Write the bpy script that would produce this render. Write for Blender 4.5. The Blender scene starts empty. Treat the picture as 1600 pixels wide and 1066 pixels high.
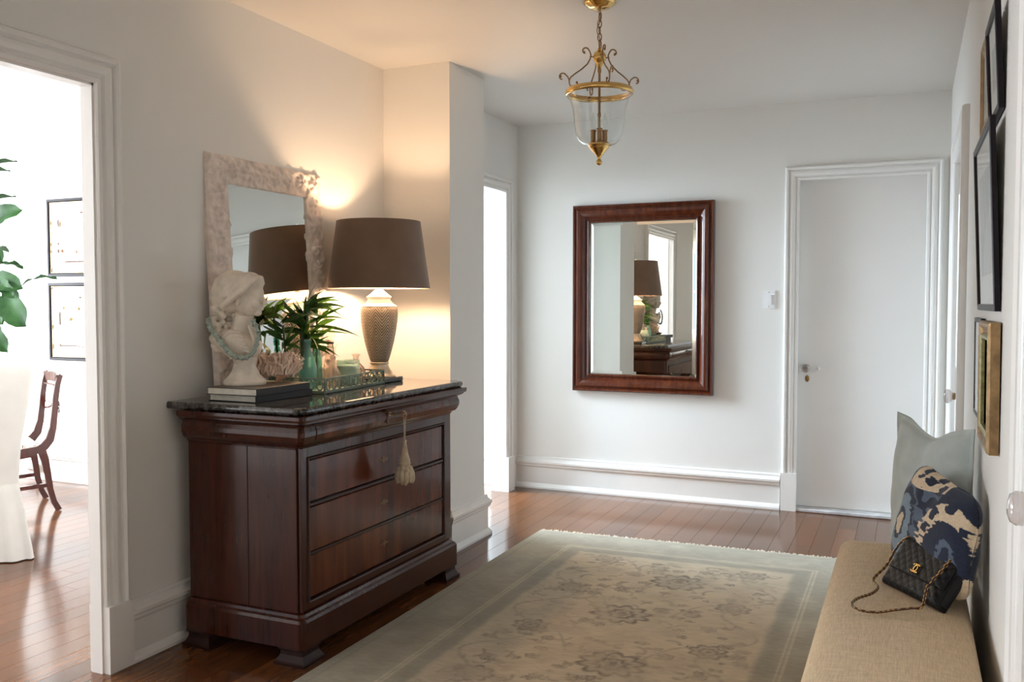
import bpy, math, random
import numpy as np
from mathutils import Vector, Matrix
from mathutils import noise as mn

random.seed(7)
scene = bpy.context.scene
COL = scene.collection
PI = math.pi

# ------------------------------------------------------------------ camera
cam_data = bpy.data.cameras.new('camera')
cam = bpy.data.objects.new('camera', cam_data)
COL.objects.link(cam)
cam_data.sensor_width = 36.0
cam_data.lens = 31.66
cam_data.clip_start = 0.02
R_ = Vector((0.91475, 0.40401, 0.0))
U_ = Vector((-0.01688, 0.03823, 0.99913))
F_ = Vector((-0.40366, 0.91395, -0.04179))
cm = Matrix((( R_.x, U_.x, -F_.x, 0.0), (R_.y, U_.y, -F_.y, 0.0), (R_.z, U_.z, -F_.z, 1.315), (0, 0, 0, 1)))
cam.matrix_world = cm
scene.camera = cam

# ------------------------------------------------------------------ view, world, lights
scene.view_settings.view_transform = 'Standard'
scene.view_settings.look = 'None'
scene.view_settings.gamma = 1.0
scene.view_settings.use_curve_mapping = False
scene.view_settings.exposure = 0.12
scene.cycles.use_denoising = True
scene.cycles.max_bounces = 10
scene.cycles.diffuse_bounces = 5
scene.cycles.glossy_bounces = 5
scene.cycles.transmission_bounces = 8
scene.cycles.transparent_max_bounces = 16
scene.cycles.caustics_reflective = False
scene.cycles.caustics_refractive = False
scene.cycles.sample_clamp_indirect = 6.0

world = bpy.data.worlds.new('daylight_world')
scene.world = world
world.use_nodes = True
bg = world.node_tree.nodes['Background']
bg.inputs[0].default_value = (0.80, 0.90, 1.0, 1)
bg.inputs[1].default_value = 1.0


def area_light(name, loc, rot, sx, sy, power, color):
    l = bpy.data.lights.new(name, 'AREA')
    l.shape = 'RECTANGLE'
    l.size = sx
    l.size_y = sy
    l.energy = power
    l.color = color
    o = bpy.data.objects.new(name, l)
    o.location = loc
    o.rotation_euler = rot
    COL.objects.link(o)
    return o


# daylight standing in the window openings of the side rooms
DAY = (0.86, 0.93, 1.0)
area_light('dining_window_daylight', (-7.12, 2.2, 1.5), (0, -PI/2 + math.radians(16), 0), 1.5, 3.6, 560, DAY)
area_light('dining_window_daylight_near', (-4.9, -0.62, 1.45), (PI/2, 0, PI), 2.6, 1.5, 190, DAY)
pw = area_light('passage_window_daylight', (-3.98, 5.25, 1.62), (0, -PI/2 + math.radians(34), 0), 1.5, 0.78, 132, (0.70, 0.86, 1.0))
pw.data.spread = math.radians(112)
area_light('hall_warm_fill', (-1.2, -2.3, 1.5), (PI/2, 0, PI), 1.6, 1.3, 62, (1.0, 0.90, 0.78))  # added warm fill for the hall, unseen behind the camera

# ------------------------------------------------------------------ node helpers


class NT:
    def __init__(self, name):
        self.m = bpy.data.materials.new(name)
        self.m.use_nodes = True
        self.t = self.m.node_tree
        self.n = self.t.nodes
        self.b = self.n['Principled BSDF']

    def node(self, typ, **kw):
        nd = self.n.new(typ)
        for k, v in kw.items():
            if k.startswith('i_'):
                nd.inputs[k[2:].replace('_', ' ')].default_value = v
            else:
                setattr(nd, k, v)
        return nd

    def link(self, a, b):
        self.t.links.new(a, b)

    def ramp(self, fac, stops):
        r = self.n.new('ShaderNodeValToRGB')
        el = r.color_ramp.elements
        while len(el) < len(stops):
            el.new(0.5)
        for e, (p, c) in zip(el, stops):
            e.position = p
            e.color = (c[0], c[1], c[2], 1)
        self.link(fac, r.inputs[0])
        return r.outputs[0]

    def coords(self, kind='Object', scale=(1, 1, 1)):
        tc = self.n.new('ShaderNodeTexCoord')
        mp = self.n.new('ShaderNodeMapping')
        mp.inputs['Scale'].default_value = scale
        self.link(tc.outputs[kind], mp.inputs[0])
        return mp.outputs[0]

    def noise(self, vec, scale, detail=3, rough=0.5, dist=0.0):
        nz = self.n.new('ShaderNodeTexNoise')
        nz.inputs['Scale'].default_value = scale
        nz.inputs['Detail'].default_value = detail
        nz.inputs['Roughness'].default_value = rough
        nz.inputs['Distortion'].default_value = dist
        self.link(vec, nz.inputs['Vector'])
        return nz.outputs[0]

    def bump(self, h, strength=0.3, dist=0.002):
        b = self.n.new('ShaderNodeBump')
        b.inputs['Strength'].default_value = strength
        b.inputs['Distance'].default_value = dist
        self.link(h, b.inputs['Height'])
        self.link(b.outputs[0], self.b.inputs['Normal'])

    def mix(self, fac, a, b, mode='MIX'):
        m = self.n.new('ShaderNodeMix')
        m.data_type = 'RGBA'
        m.blend_type = mode
        for s, v in ((0, fac), (6, a), (7, b)):
            if hasattr(v, 'links'):
                self.link(v, m.inputs[s])
            elif s == 0:
                m.inputs[0].default_value = v
            else:
                m.inputs[s].default_value = (v[0], v[1], v[2], 1)
        return m.outputs[2]

    def base(self, v):
        if hasattr(v, 'links'):
            self.link(v, self.b.inputs['Base Color'])
        else:
            self.b.inputs['Base Color'].default_value = (v[0], v[1], v[2], 1)


def simple(name, c, rough=0.5, metal=0.0, var=0.06, vscale=6.0, bump=0.0, bscale=60.0, bdist=0.002, coat=0.0, spec=None, sheen=0.0):
    m = NT(name)
    v = m.coords()
    nz = m.noise(v, vscale, 4)
    lo = [max(0, x * (1 - var)) for x in c]
    hi = [min(1, x * (1 + var)) for x in c]
    m.base(m.ramp(nz, [(0.3, lo), (0.7, hi)]))
    m.b.inputs['Roughness'].default_value = rough
    m.b.inputs['Metallic'].default_value = metal
    if coat:
        m.b.inputs['Coat Weight'].default_value = coat
        m.b.inputs['Coat Roughness'].default_value = 0.08
    if sheen:
        m.b.inputs['Sheen Weight'].default_value = sheen
    if spec is not None:
        m.b.inputs['Specular IOR Level'].default_value = spec
    if bump:
        m.bump(m.noise(v, bscale, 4), bump, bdist)
    return m.m


def wood(name, dark, mid, light, rough=0.25, coat=0.5, axis='y', scale=1.0, rnd=False, flame=0.0, bump=0.05, spec=.32):
    m = NT(name)
    s = {'x': (1.2, 14, 14), 'y': (14, 1.2, 14), 'z': (14, 14, 1.2)}[axis]
    s = tuple(a * scale for a in s)
    v = m.coords('Object', s)
    if rnd:
        oi = m.node('ShaderNodeObjectInfo')
        add = m.node('ShaderNodeVectorMath', operation='ADD')
        sc = m.node('ShaderNodeVectorMath', operation='SCALE')
        cmb = m.node('ShaderNodeCombineXYZ')
        m.link(oi.outputs['Random'], cmb.inputs[0])
        m.link(oi.outputs['Random'], cmb.inputs[1])
        m.link(cmb.outputs[0], sc.inputs[0])
        sc.inputs['Scale'].default_value = 60
        m.link(v, add.inputs[0])
        m.link(sc.outputs[0], add.inputs[1])
        v = add.outputs[0]
    nz = m.noise(v, 1.6, 6, 0.6, 1.2)
    fine = m.noise(v, 9, 3, 0.6)
    c = m.ramp(nz, [(0.28, dark), (0.5, mid), (0.75, light)])
    c = m.mix(0.25, c, m.ramp(fine, [(0.35, dark), (0.7, light)]))
    if flame:
        v2 = m.coords('Object', (2.0, 5.5, 0.7))
        f = m.noise(v2, 1.5, 2, 0.5, 0.6)
        c = m.mix(flame, c, m.ramp(f, [(0.32, [x * 0.5 for x in dark]), (0.70, [min(1, x * 1.5) for x in light])]))
    if rnd:
        hs = m.node('ShaderNodeHueSaturation')
        mr = m.node('ShaderNodeMapRange')
        m.link(oi.outputs['Random'], mr.inputs[0])
        mr.inputs[3].default_value = 0.72
        mr.inputs[4].default_value = 1.22
        m.link(mr.outputs[0], hs.inputs['Value'])
        m.link(c, hs.inputs['Color'])
        c = hs.outputs[0]
    m.base(c)
    m.b.inputs['Roughness'].default_value = rough
    m.b.inputs['Coat Weight'].default_value = coat
    m.b.inputs['Specular IOR Level'].default_value = spec
    m.b.inputs['Coat Roughness'].default_value = 0.07
    if bump:
        m.bump(fine, bump, 0.001)
    return m.m


def thin_glass(name, tint=(1, 1, 1), rough=0.02, body=0.0, gloss=1.0):
    """glass wall: what it does not mirror passes through, tinted"""
    m = NT(name)
    out = m.n['Material Output']
    tr = m.node('ShaderNodeBsdfTransparent')
    tr.inputs[0].default_value = (*tint, 1)
    gl = m.node('ShaderNodeBsdfGlossy')
    gl.inputs['Roughness'].default_value = rough
    fr = m.node('ShaderNodeFresnel')
    fr.inputs[0].default_value = 1.45
    mul = m.node('ShaderNodeMath', operation='MULTIPLY')
    mul.inputs[1].default_value = gloss
    m.link(fr.outputs[0], mul.inputs[0])
    mx = m.node('ShaderNodeMixShader')
    geo = m.node('ShaderNodeNewGeometry')
    inv = m.node('ShaderNodeMath', operation='SUBTRACT')
    inv.inputs[0].default_value = 1.0
    m.link(geo.outputs['Backfacing'], inv.inputs[1])
    fin = m.node('ShaderNodeMath', operation='MULTIPLY', use_clamp=True)
    m.link(mul.outputs[0], fin.inputs[0])
    m.link(inv.outputs[0], fin.inputs[1])
    m.link(fin.outputs[0], mx.inputs[0])
    first = tr.outputs[0]
    if body:
        df = m.node('ShaderNodeBsdfDiffuse')
        df.inputs[0].default_value = (*tint, 1)
        m2 = m.node('ShaderNodeMixShader')
        m2.inputs[0].default_value = body
        m.link(tr.outputs[0], m2.inputs[1])
        m.link(df.outputs[0], m2.inputs[2])
        first = m2.outputs[0]
    m.link(first, mx.inputs[1])
    m.link(gl.outputs[0], mx.inputs[2])
    m.link(mx.outputs[0], out.inputs[0])
    return m.m


def attr_mat(name, rough=0.9, bump=0.0, bscale=300, sheen=0.0, weave=None):
    m = NT(name)
    a = m.node('ShaderNodeAttribute', attribute_name='col')
    c = a.outputs['Color']
    v = m.coords()
    nz = m.noise(v, bscale, 3)
    c = m.mix(0.35, c, m.ramp(nz, [(0.3, (0.55, 0.55, 0.55)), (0.7, (1, 1, 1))]), 'MULTIPLY')
    m.base(c)
    m.b.inputs['Roughness'].default_value = rough
    m.b.inputs['Sheen Weight'].default_value = sheen
    m.b.inputs['Specular IOR Level'].default_value = 0.15
    if bump:
        m.bump(nz, bump, 0.002)
    return m.m


M = {}
M['wall'] = simple('wall_paint', (0.80, 0.782, 0.745), 0.55, var=0.012, vscale=1.2, bump=0.12, bscale=90, bdist=0.001)
M['ceiling'] = simple('ceiling_paint', (0.76, 0.735, 0.695), 0.7, var=0.012, vscale=1.0, bump=0.08, bscale=70, bdist=0.001)
M['trim'] = simple('trim_enamel', (0.83, 0.81, 0.78), 0.28, var=0.02, vscale=5, bump=0.05, bscale=25, bdist=0.001)
M['door'] = simple('door_enamel', (0.82, 0.80, 0.775), 0.3, var=0.015, vscale=3, bump=0.06, bscale=20, bdist=0.001)
M['plank'] = wood('oak_floor', (0.066, 0.022, 0.008), (0.122, 0.044, 0.015), (0.180, 0.068, 0.023), 0.15, 0.0, 'y', 1.0, rnd=True, bump=0.015, spec=.5)
M['subfloor'] = simple('floor_gap', (0.03, 0.014, 0.008), 0.8)
M['mahog'] = wood('mahogany_flame', (0.022, 0.0048, 0.003), (0.060, 0.0125, 0.006), (0.115, 0.028, 0.011), 0.18, 0.15, 'z', 0.8, flame=0.6, bump=0)
M['mahog_side'] = wood('mahogany_side', (0.019, 0.0042, 0.0026), (0.040, 0.0082, 0.0042), (0.070, 0.0165, 0.0075), 0.18, 0.15, 'z', 0.8, flame=0.10, bump=0)
M['mahog_trim'] = wood('mahogany_moulding', (0.014, 0.0035, 0.0025), (0.030, 0.0070, 0.004), (0.052, 0.0125, 0.006), 0.25, 0.1, 'y', 0.8, bump=0)
M['mirror_wood'] = wood('mirror_frame_mahogany', (0.034, 0.0065, 0.0035), (0.080, 0.0165, 0.007), (0.15, 0.039, 0.014), 0.2, 0.3, 'z', 1.0, bump=0.03)
M['mirror'] = simple('silvered_glass', (0.90, 0.93, 0.90), 0.0, metal=1.0, var=0.0)
M['mahog_foot'] = simple('dark_mahogany', (0.022, 0.006, 0.004), 0.45, var=.3, vscale=30, spec=.2)
M['dark_void'] = simple('dark_iron', (0.02, 0.017, 0.014), 0.5)


def marble():
    m = NT('dark_marble')
    v = m.coords()
    vo = m.node('ShaderNodeTexVoronoi')
    vo.inputs['Scale'].default_value = 26
    vo.feature = 'SMOOTH_F1'
    m.link(v, vo.inputs['Vector'])
    nz = m.noise(v, 9, 6, 0.65, 1.5)
    n2 = m.noise(v, 45, 4, 0.6, 0.5)
    c = m.ramp(nz, [(0.35, (0.016, 0.013, 0.012)), (0.55, (0.045, 0.038, 0.033)), (0.68, (0.15, 0.135, 0.12)), (0.72, (0.05, 0.042, 0.038))])
    c = m.mix(0.45, c, m.ramp(n2, [(0.45, (0.015, 0.013, 0.012)), (0.62, (0.16, 0.15, 0.14))]))
    m.base(c)
    m.b.inputs['Roughness'].default_value = 0.07
    m.b.inputs['Coat Weight'].default_value = 0.4
    return m.m


M['marble'] = marble()
M['brass'] = simple('brass', (0.72, 0.47, 0.17), 0.2, metal=1.0, var=0.1, vscale=15)
M['old_brass'] = simple('antique_brass', (0.32, 0.19, 0.09), 0.32, metal=1.0, var=0.2, vscale=25)
M['dark_brass'] = simple('tarnished_brass', (0.13, 0.075, 0.04), 0.4, metal=1.0, var=0.2, vscale=40)
M['gold'] = simple('polished_gold', (0.95, 0.62, 0.2), 0.18, metal=1.0, var=0.05)
M['clear_glass'] = thin_glass('clear_glass', (0.96, 0.975, 0.97), 0.01)
M['bell_glass'] = thin_glass('bell_glass', (0.95, 0.965, 0.96), 0.01, 0.0, 1.8)
M['pic_glass'] = thin_glass('picture_glass', (0.97, 0.97, 0.97), 0.01)
M['teal_glass'] = thin_glass('teal_glass', (0.50, 0.82, 0.77), 0.03, 0.26)
M['green_glass'] = thin_glass('green_glass', (0.30, 0.62, 0.50), 0.03, 0.12)
M['pink_glass'] = thin_glass('frosted_pink_glass', (0.95, 0.86, 0.80), 0.12, 0.26)
M['pale_glass'] = thin_glass('pale_glass', (0.93, 0.94, 0.91), 0.03, 0.08)
M['knob_glass'] = thin_glass('knob_glass', (0.84, 0.80, 0.79), 0.02, 0.22, 2.4)
M['white_plastic'] = simple('white_plastic', (0.83, 0.82, 0.82), 0.35, var=0.02)


# ------------------------------------------------------------------ mesh builder
class MB:
    def __init__(self):
        self.v = []
        self.f = []
        self.sm = []
        self.mi = []
        self.cur = 0
        self.cols = None

    def add(self, vs, fs, smooth=False):
        o = len(self.v)
        self.v += [tuple(p) for p in vs]
        self.f += [tuple(i + o for i in f) for f in fs]
        self.sm += [smooth] * len(fs)
        self.mi += [self.cur] * len(fs)
        return self

    def box(self, a, b, bev=0.0):
        x0, y0, z0 = [min(p, q) for p, q in zip(a, b)]
        x1, y1, z1 = [max(p, q) for p, q in zip(a, b)]
        if not bev:
            v = [(x0, y0, z0), (x1, y0, z0), (x1, y1, z0), (x0, y1, z0), (x0, y0, z1), (x1, y0, z1), (x1, y1, z1), (x0, y1, z1)]
            return self.add(v, [(0, 3, 2, 1), (4, 5, 6, 7), (0, 1, 5, 4), (1, 2, 6, 5), (2, 3, 7, 6), (3, 0, 4, 7)])
        c = bev
        vs, idx = [], {}
        for i, x in enumerate((x0, x1)):
            for j, y in enumerate((y0, y1)):
                for k, z in enumerate((z0, z1)):
                    sx, sy, sz = (c, -c)[i], (c, -c)[j], (c, -c)[k]
                    idx[i, j, k, 0] = len(vs); vs.append((x, y + sy, z + sz))
                    idx[i, j, k, 1] = len(vs); vs.append((x + sx, y, z + sz))
                    idx[i, j, k, 2] = len(vs); vs.append((x + sx, y + sy, z))
        fs = []
        q = [(0, 0), (1, 0), (1, 1), (0, 1)]
        for s in (0, 1):
            f = [idx[s, a_, b_, 0] for a_, b_ in q]; fs.append(f if s else f[::-1])
            f = [idx[a_, s, b_, 1] for a_, b_ in q]; fs.append(f[::-1] if s else f)
            f = [idx[a_, b_, s, 2] for a_, b_ in q]; fs.append(f if s else f[::-1])
        for s in (0, 1):
            for t in (0, 1):
                f = [idx[s, t, 0, 0], idx[s, t, 1, 0], idx[s, t, 1, 1], idx[s, t, 0, 1]]; fs.append(f if s == t else f[::-1])
                f = [idx[s, 0, t, 0], idx[s, 1, t, 0], idx[s, 1, t, 2], idx[s, 0, t, 2]]; fs.append(f[::-1] if s == t else f)
                f = [idx[0, s, t, 1], idx[1, s, t, 1], idx[1, s, t, 2], idx[0, s, t, 2]]; fs.append(f if s == t else f[::-1])
        for i in (0, 1):
            for j in (0, 1):
                for k in (0, 1):
                    f = [idx[i, j, k, 0], idx[i, j, k, 1], idx[i, j, k, 2]]
                    fs.append(f if (i + j + k) % 2 else f[::-1])
        return self.add(vs, fs)

    def lathe(self, prof, n=32, c=(0, 0, 0), smooth=True, cap=True, squash=None):
        vs, fs = [], []
        for r, z in prof:
            for k in range(n):
                a = 2 * PI * k / n
                vs.append((c[0] + r * math.cos(a), c[1] + r * math.sin(a), c[2] + z))
        for i in range(len(prof) - 1):
            for k in range(n):
                k2 = (k + 1) % n
                fs.append((i * n + k, i * n + k2, (i + 1) * n + k2, (i + 1) * n + k))
        self.add(vs, fs, smooth)
        if cap:
            if prof[0][0] > 1e-5:
                self.add(vs[:n], [tuple(range(n))[::-1]])
            if prof[-1][0] > 1e-5:
                self.add(vs[-n:], [tuple(range(n))])
        return self

    def cyl(self, a, b, r0, r1=None, n=16, smooth=True):
        return self.tube([a, b], [r0, r0 if r1 is None else r1], n, smooth)

    def tube(self, pts, r, n=10, smooth=True, closed=False, cap=True):
        P = [Vector(p) for p in pts]
        m = len(P)
        rad = r if isinstance(r, (list, tuple)) else [r] * m
        vs, fs = [], []
        prev = None
        for i, p in enumerate(P):
            if closed:
                t = (P[(i + 1) % m] - P[i - 1]).normalized()
            else:
                t = (P[min(i + 1, m - 1)] - P[max(i - 1, 0)]).normalized()
            if prev is None:
                up = Vector((0, 0, 1)) if abs(t.z) < 0.9 else Vector((1, 0, 0))
                a = t.cross(up).normalized()
            else:
                a = (prev - t * prev.dot(t))
                a = a.normalized() if a.length > 1e-6 else t.orthogonal().normalized()
            prev = a
            b = t.cross(a)
            for k in range(n):
                th = 2 * PI * k / n
                vs.append(p + (a * math.cos(th) + b * math.sin(th)) * rad[i])
        rng = m if closed else m - 1
        for i in range(rng):
            j = (i + 1) % m
            for k in range(n):
                k2 = (k + 1) % n
                fs.append((i * n + k, j * n + k, j * n + k2, i * n + k2))
        self.add(vs, fs, smooth)
        if cap and not closed:
            self.add(vs[:n], [tuple(range(n))])
            self.add(vs[-n:], [tuple(range(n))[::-1]])
        return self

    def ball(self, c, r, n=12, m=8, sc=(1, 1, 1)):
        prof = [(max(1e-6, r * math.sin(PI * i / m)), -r * math.cos(PI * i / m)) for i in range(m + 1)]
        s = len(self.v)
        self.lathe(prof, n, (0, 0, 0), True, False)
        for i in range(s, len(self.v)):
            p = self.v[i]
            self.v[i] = (c[0] + p[0] * sc[0], c[1] + p[1] * sc[1], c[2] + p[2] * sc[2])
        return self

    def prism(self, poly, h0, h1, M3=lambda a, b, h: (a, b, h)):
        n = len(poly)
        vs = [M3(a, b, h0) for a, b in poly] + [M3(a, b, h1) for a, b in poly]
        fs = [tuple(range(n))[::-1], tuple(range(n, 2 * n))] + [(i, (i + 1) % n, n + (i + 1) % n, n + i) for i in range(n)]
        return self.add(vs, fs)

    def rect_sweep(self, prof, a0, a1, b0, b1, M3, closed=True, smooth=False):
        """profile points (w, h): w outward from the rectangle, h along the normal; mitred corners.
        open form (closed=False): left leg, head, right leg (no bottom run)"""
        m = len(prof)
        if closed:
            cor = [(a0, b0, -1, -1), (a1, b0, 1, -1), (a1, b1, 1, 1), (a0, b1, -1, 1)]
        else:
            cor = [(a0, b0, -1, 0), (a0, b1, -1, 1), (a1, b1, 1, 1), (a1, b0, 1, 0)]
        vs = []
        for a, b, sa, sb in cor:
            for w, h in prof:
                vs.append(M3(a + sa * w, b + sb * w, h))
        fs = []
        L = 4 if closed else 3
        for i in range(L):
            j = (i + 1) % 4
            for k in range(m):
                k2 = (k + 1) % m
                fs.append((i * m + k, j * m + k, j * m + k2, i * m + k2))
        self.add(vs, fs, smooth)
        if not closed:
            self.add(vs[:m], [tuple(range(m))])
            self.add(vs[3 * m:], [tuple(range(m))[::-1]])
        return self

    def run(self, prof, p0, p1, nrm, m0=0.0, m1=0.0):
        """moulding run along the floor: prof (d, z) with d off the wall along nrm; m0/m1 mitre slopes"""
        p0, p1, nv = Vector(p0), Vector(p1), Vector(nrm)
        t = (p1 - p0).normalized()
        vs = []
        for p, mm in ((p0, m0), (p1, m1)):
            for d, z in prof:
                q = p + nv * d + t * (mm * d)
                vs.append((q.x, q.y, z))
        m = len(prof)
        fs = [(k, (k + 1) % m, m + (k + 1) % m, m + k) for k in range(m)]
        fs += [tuple(range(m))[::-1], tuple(range(m, 2 * m))]
        return self.add(vs, fs)

    def xform(self, fn, start=0):
        for i in range(start, len(self.v)):
            self.v[i] = tuple(fn(Vector(self.v[i])))
        return self

    def build(self, name, mats, parent=None, kind=None, label=None, world=True, loc=None, autosmooth=False):
        me = bpy.data.meshes.new(name)
        vs = self.v
        off = Vector((0, 0, 0))
        if parent is not None and world:
            off = Vector(world_loc(parent))
        if loc is not None:
            off = off + Vector(loc)
        if off.length:
            vs = [(x - off.x, y - off.y, z - off.z) for x, y, z in vs]
        me.from_pydata(vs, [], self.f)
        me.validate()
        if not isinstance(mats, (list, tuple)):
            mats = [mats]
        for mt in mats:
            me.materials.append(M[mt] if isinstance(mt, str) else mt)
        if len(me.polygons) == len(self.sm):
            me.polygons.foreach_set('use_smooth', self.sm)
            me.polygons.foreach_set('material_index', self.mi)
        import bmesh
        bm = bmesh.new()
        bm.from_mesh(me)
        bmesh.ops.recalc_face_normals(bm, faces=bm.faces)
        bm.to_mesh(me)
        bm.free()
        o = bpy.data.objects.new(name, me)
        COL.objects.link(o)
        if parent is not None:
            o.parent = parent
        if loc is not None:
            o.location = loc
        if kind:
            o['kind'] = kind
        if label:
            o['label'] = label
        return o


def world_loc(o):
    p = Vector(o.location)
    if o.parent is not None:
        p = p + Vector(world_loc(o.parent))
    return p


def thing(name, label, cat, loc=(0, 0, 0), rz=0.0, group=None, kind=None):
    o = bpy.data.objects.new(name, None)
    o.empty_display_size = 0.05
    COL.objects.link(o)
    o.location = loc
    o.rotation_euler = (0, 0, rz)
    if kind:
        o['kind'] = kind
    if label:
        o['label'] = label
    if cat:
        o['category'] = cat
    if group:
        o['group'] = group
    return o


def tag(o, label, cat, group=None):
    o['label'] = label
    o['category'] = cat
    if group:
        o['group'] = group
    return o


def struct(name, mb, mat, parent=None, label=None):
    return mb.build(name, mat, parent, kind='structure', label=label)


def remesh(objs_mb, voxel, smooth_it=3, name='tmp'):
    """fuse overlapping closed shapes into one continuous skin"""
    me = bpy.data.meshes.new(name)
    me.from_pydata(objs_mb.v, [], objs_mb.f)
    o = bpy.data.objects.new(name, me)
    COL.objects.link(o)
    import bmesh
    bm = bmesh.new(); bm.from_mesh(me); bmesh.ops.recalc_face_normals(bm, faces=bm.faces); bm.to_mesh(me); bm.free()
    r = o.modifiers.new('r', 'REMESH')
    r.mode = 'VOXEL'
    r.voxel_size = voxel
    s = o.modifiers.new('s', 'SMOOTH')
    s.iterations = smooth_it
    s.factor = 0.5
    dg = bpy.context.evaluated_depsgraph_get()
    dg.update()
    ev = o.evaluated_get(dg)
    out = bpy.data.meshes.new_from_object(ev)
    bpy.data.objects.remove(o)
    out.polygons.foreach_set('use_smooth', [True] * len(out.polygons))
    return out


def link_mesh(name, me, mat, parent=None, loc=(0, 0, 0), label=None):
    me.materials.clear()
    me.materials.append(M[mat] if isinstance(mat, str) else mat)
    me.name = name
    o = bpy.data.objects.new(name, me)
    COL.objects.link(o)
    if parent is not None:
        o.parent = parent
    o.location = loc
    if label:
        o['label'] = label
    return o


def copy_tree(o, parent=None):
    c = o.copy()
    COL.objects.link(c)
    if parent is not None:
        c.parent = parent
    for ch in [x for x in bpy.data.objects if x.parent == o]:
        copy_tree(ch, c)
    return c

# =================================================================== SETTING
XL, XF, XP, XR = -2.6, -2.57, -2.2, 0.205
YP, YP2, YF = 4.18, 4.59, 5.913
ZC = 2.565
DIN_Y = 4.72      # far wall of the dining room
DIN_X = -7.0
T = 0.05

# ---- floor: subfloor with every plank on it
floor = struct('floor', MB().box((DIN_X - .1, -2.5, -0.06), (XR + .4, 6.1, -0.0125)), 'subfloor')
PW = 0.104
rnd = random.Random(11)
lens = [1.15, 1.45, 1.8, 2.15, 2.5]
plank_me = {}
for L in lens:
    mb = MB().box((0.0006, 0.0006, -0.0125), (PW - 0.0006, L - 0.0006, 0.0), 0.0005)
    o = mb.build('floor_plank', 'plank', floor, world=False)
    plank_me[L] = o.data
    bpy.data.objects.remove(o)
rest = MB()
zones = [(XL - 0.10, XR + .05, 1.55, YF + 0.07), (DIN_X + 1.1, XL - 0.10, 1.9, DIN_Y), (-3.6, XF - 0.02, DIN_Y + .1, YF)]
nrow = int((XR + 0.2 - DIN_X) / PW) + 1
for r in range(nrow):
    x = DIN_X - 0.02 + r * PW
    y = -2.4 - rnd.random() * 1.5
    while y < 6.0:
        L = rnd.choice(lens)
        if y + L > 6.0 and y > 5.3:
            L = 1.15
        xc = x + PW / 2
        vis = False
        for zx0, zx1, zy0, zy1 in zones:
            if zx0 <= xc <= zx1 and y + L > zy0 and y < zy1:
                # skip planks the view frustum cannot reach on the left
                vis = True
        # outside the view to the left, or behind the camera side
        d = Vector((xc, y + L / 2, 0)) - Vector((0, 0, 1.315))
        dep = d.dot(F_)
        if dep < 1.2 or abs(d.dot(R_) / dep) > 0.70:
            vis = False
        if vis:
            o = bpy.data.objects.new('floor_plank', plank_me[L])
            COL.objects.link(o)
            o.parent = floor
            o.location = (x, y, 0)
        else:
            rest.box((x + .0009, y + .0009, -.0125), (x + PW - .0009, y + L - .0009, 0.0))
        y += L
rest.build('floor_boards', 'plank', floor, kind='stuff')

# ---- ceiling
struct('ceiling', MB().box((DIN_X - .1, -2.5, ZC), (XR + .4, 6.1, ZC + 0.08)), 'ceiling')

# ---- left wall with the wide cased opening to the dining room
OY0, OY1, OZ = 1.15, 2.30, 2.08
wl = MB()
wl.box((XL - T, -2.4, -.01), (XL, OY0, ZC))
wl.box((XL - T, OY0, OZ), (XL, OY1, ZC))
wl.box((XL - T, OY1, -.01), (XL, YP + .05, ZC))
struct('wall_left', wl, 'wall')
struct('wall_pier', MB().box((XL - T, YP, -.01), (XP, YP2, ZC)), 'wall')
PY0, PY1, PZ = 4.84, 5.70, 2.09
wf = MB()
wf.box((XF - .10, YP2 - .02, -.01), (XF, PY0, ZC))
wf.box((XF - .10, PY0, PZ), (XF, PY1, ZC))
wf.box((XF - .10, PY1, -.01), (XF, YF, ZC))
struct('wall_left_far', wf, 'wall')
# ---- far wall (runs on into the passage at the left)
DX0, DX1, DZ = -0.655, 0.095, 2.095
w = MB()
w.box((-3.95, YF, -.01), (DX0 - .012, YF + .12, ZC))
w.box((DX0 - .012, YF, DZ + .012), (DX1 + .012, YF + .12, ZC))
w.box((DX1 + .012, YF, -.01), (XR + .1, YF + .12, ZC))
struct('wall_far', w, 'wall')
# ---- right wall with two door openings
RA0, RA1, RB0, RB1, RZ = 0.95, 1.83, 4.12, 5.0, 2.02
w = MB()
w.box((XR, -2.4, -.01), (XR + .12, RA0, ZC))
w.box((XR, RA0, 2.08), (XR + .12, RA1, ZC))
w.box((XR, RA1, -.01), (XR + .12, RB0, ZC))
w.box((XR, RB0, RZ), (XR + .12, RB1, ZC))
w.box((XR, RB1, -.01), (XR + .12, YF, ZC))
struct('wall_right', w, 'wall')
# ---- back wall with an added window opening for the fill (behind the camera)
w = MB()
w.box((XL - T, -2.5, -.01), (-2.0, -2.4, ZC))
w.box((-2.0, -2.5, -.01), (-0.4, -2.4, .85))
w.box((-2.0, -2.5, 2.15), (-0.4, -2.4, ZC))
w.box((-0.4, -2.5, -.01), (XR + .12, -2.4, ZC))
struct('wall_back', w, 'wall')
# ---- dining room shell
struct('wall_dining_far', MB().box((DIN_X, DIN_Y, -.01), (XL - T, DIN_Y + .1, ZC)), 'wall')
w = MB()
w.box((DIN_X - .1, -.6, -.01), (DIN_X, .4, ZC))
w.box((DIN_X - .1, 4.0, -.01), (DIN_X, DIN_Y + .1, ZC))
w.box((DIN_X - .1, .4, -.01), (DIN_X, 4.0, .7))
w.box((DIN_X - .1, .4, 2.2), (DIN_X, 4.0, ZC))
struct('wall_dining_left', w, 'wall')
w = MB()
w.box((DIN_X - .1, -.6, -.01), (-6.2, -.5, ZC))
w.box((-6.2, -.6, -.01), (-3.6, -.5, .7))
w.box((-6.2, -.6, 2.2), (-3.6, -.5, ZC))
w.box((-3.6, -.6, -.01), (XL - T, -.5, ZC))
struct('wall_dining_near', w, 'wall')
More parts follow.
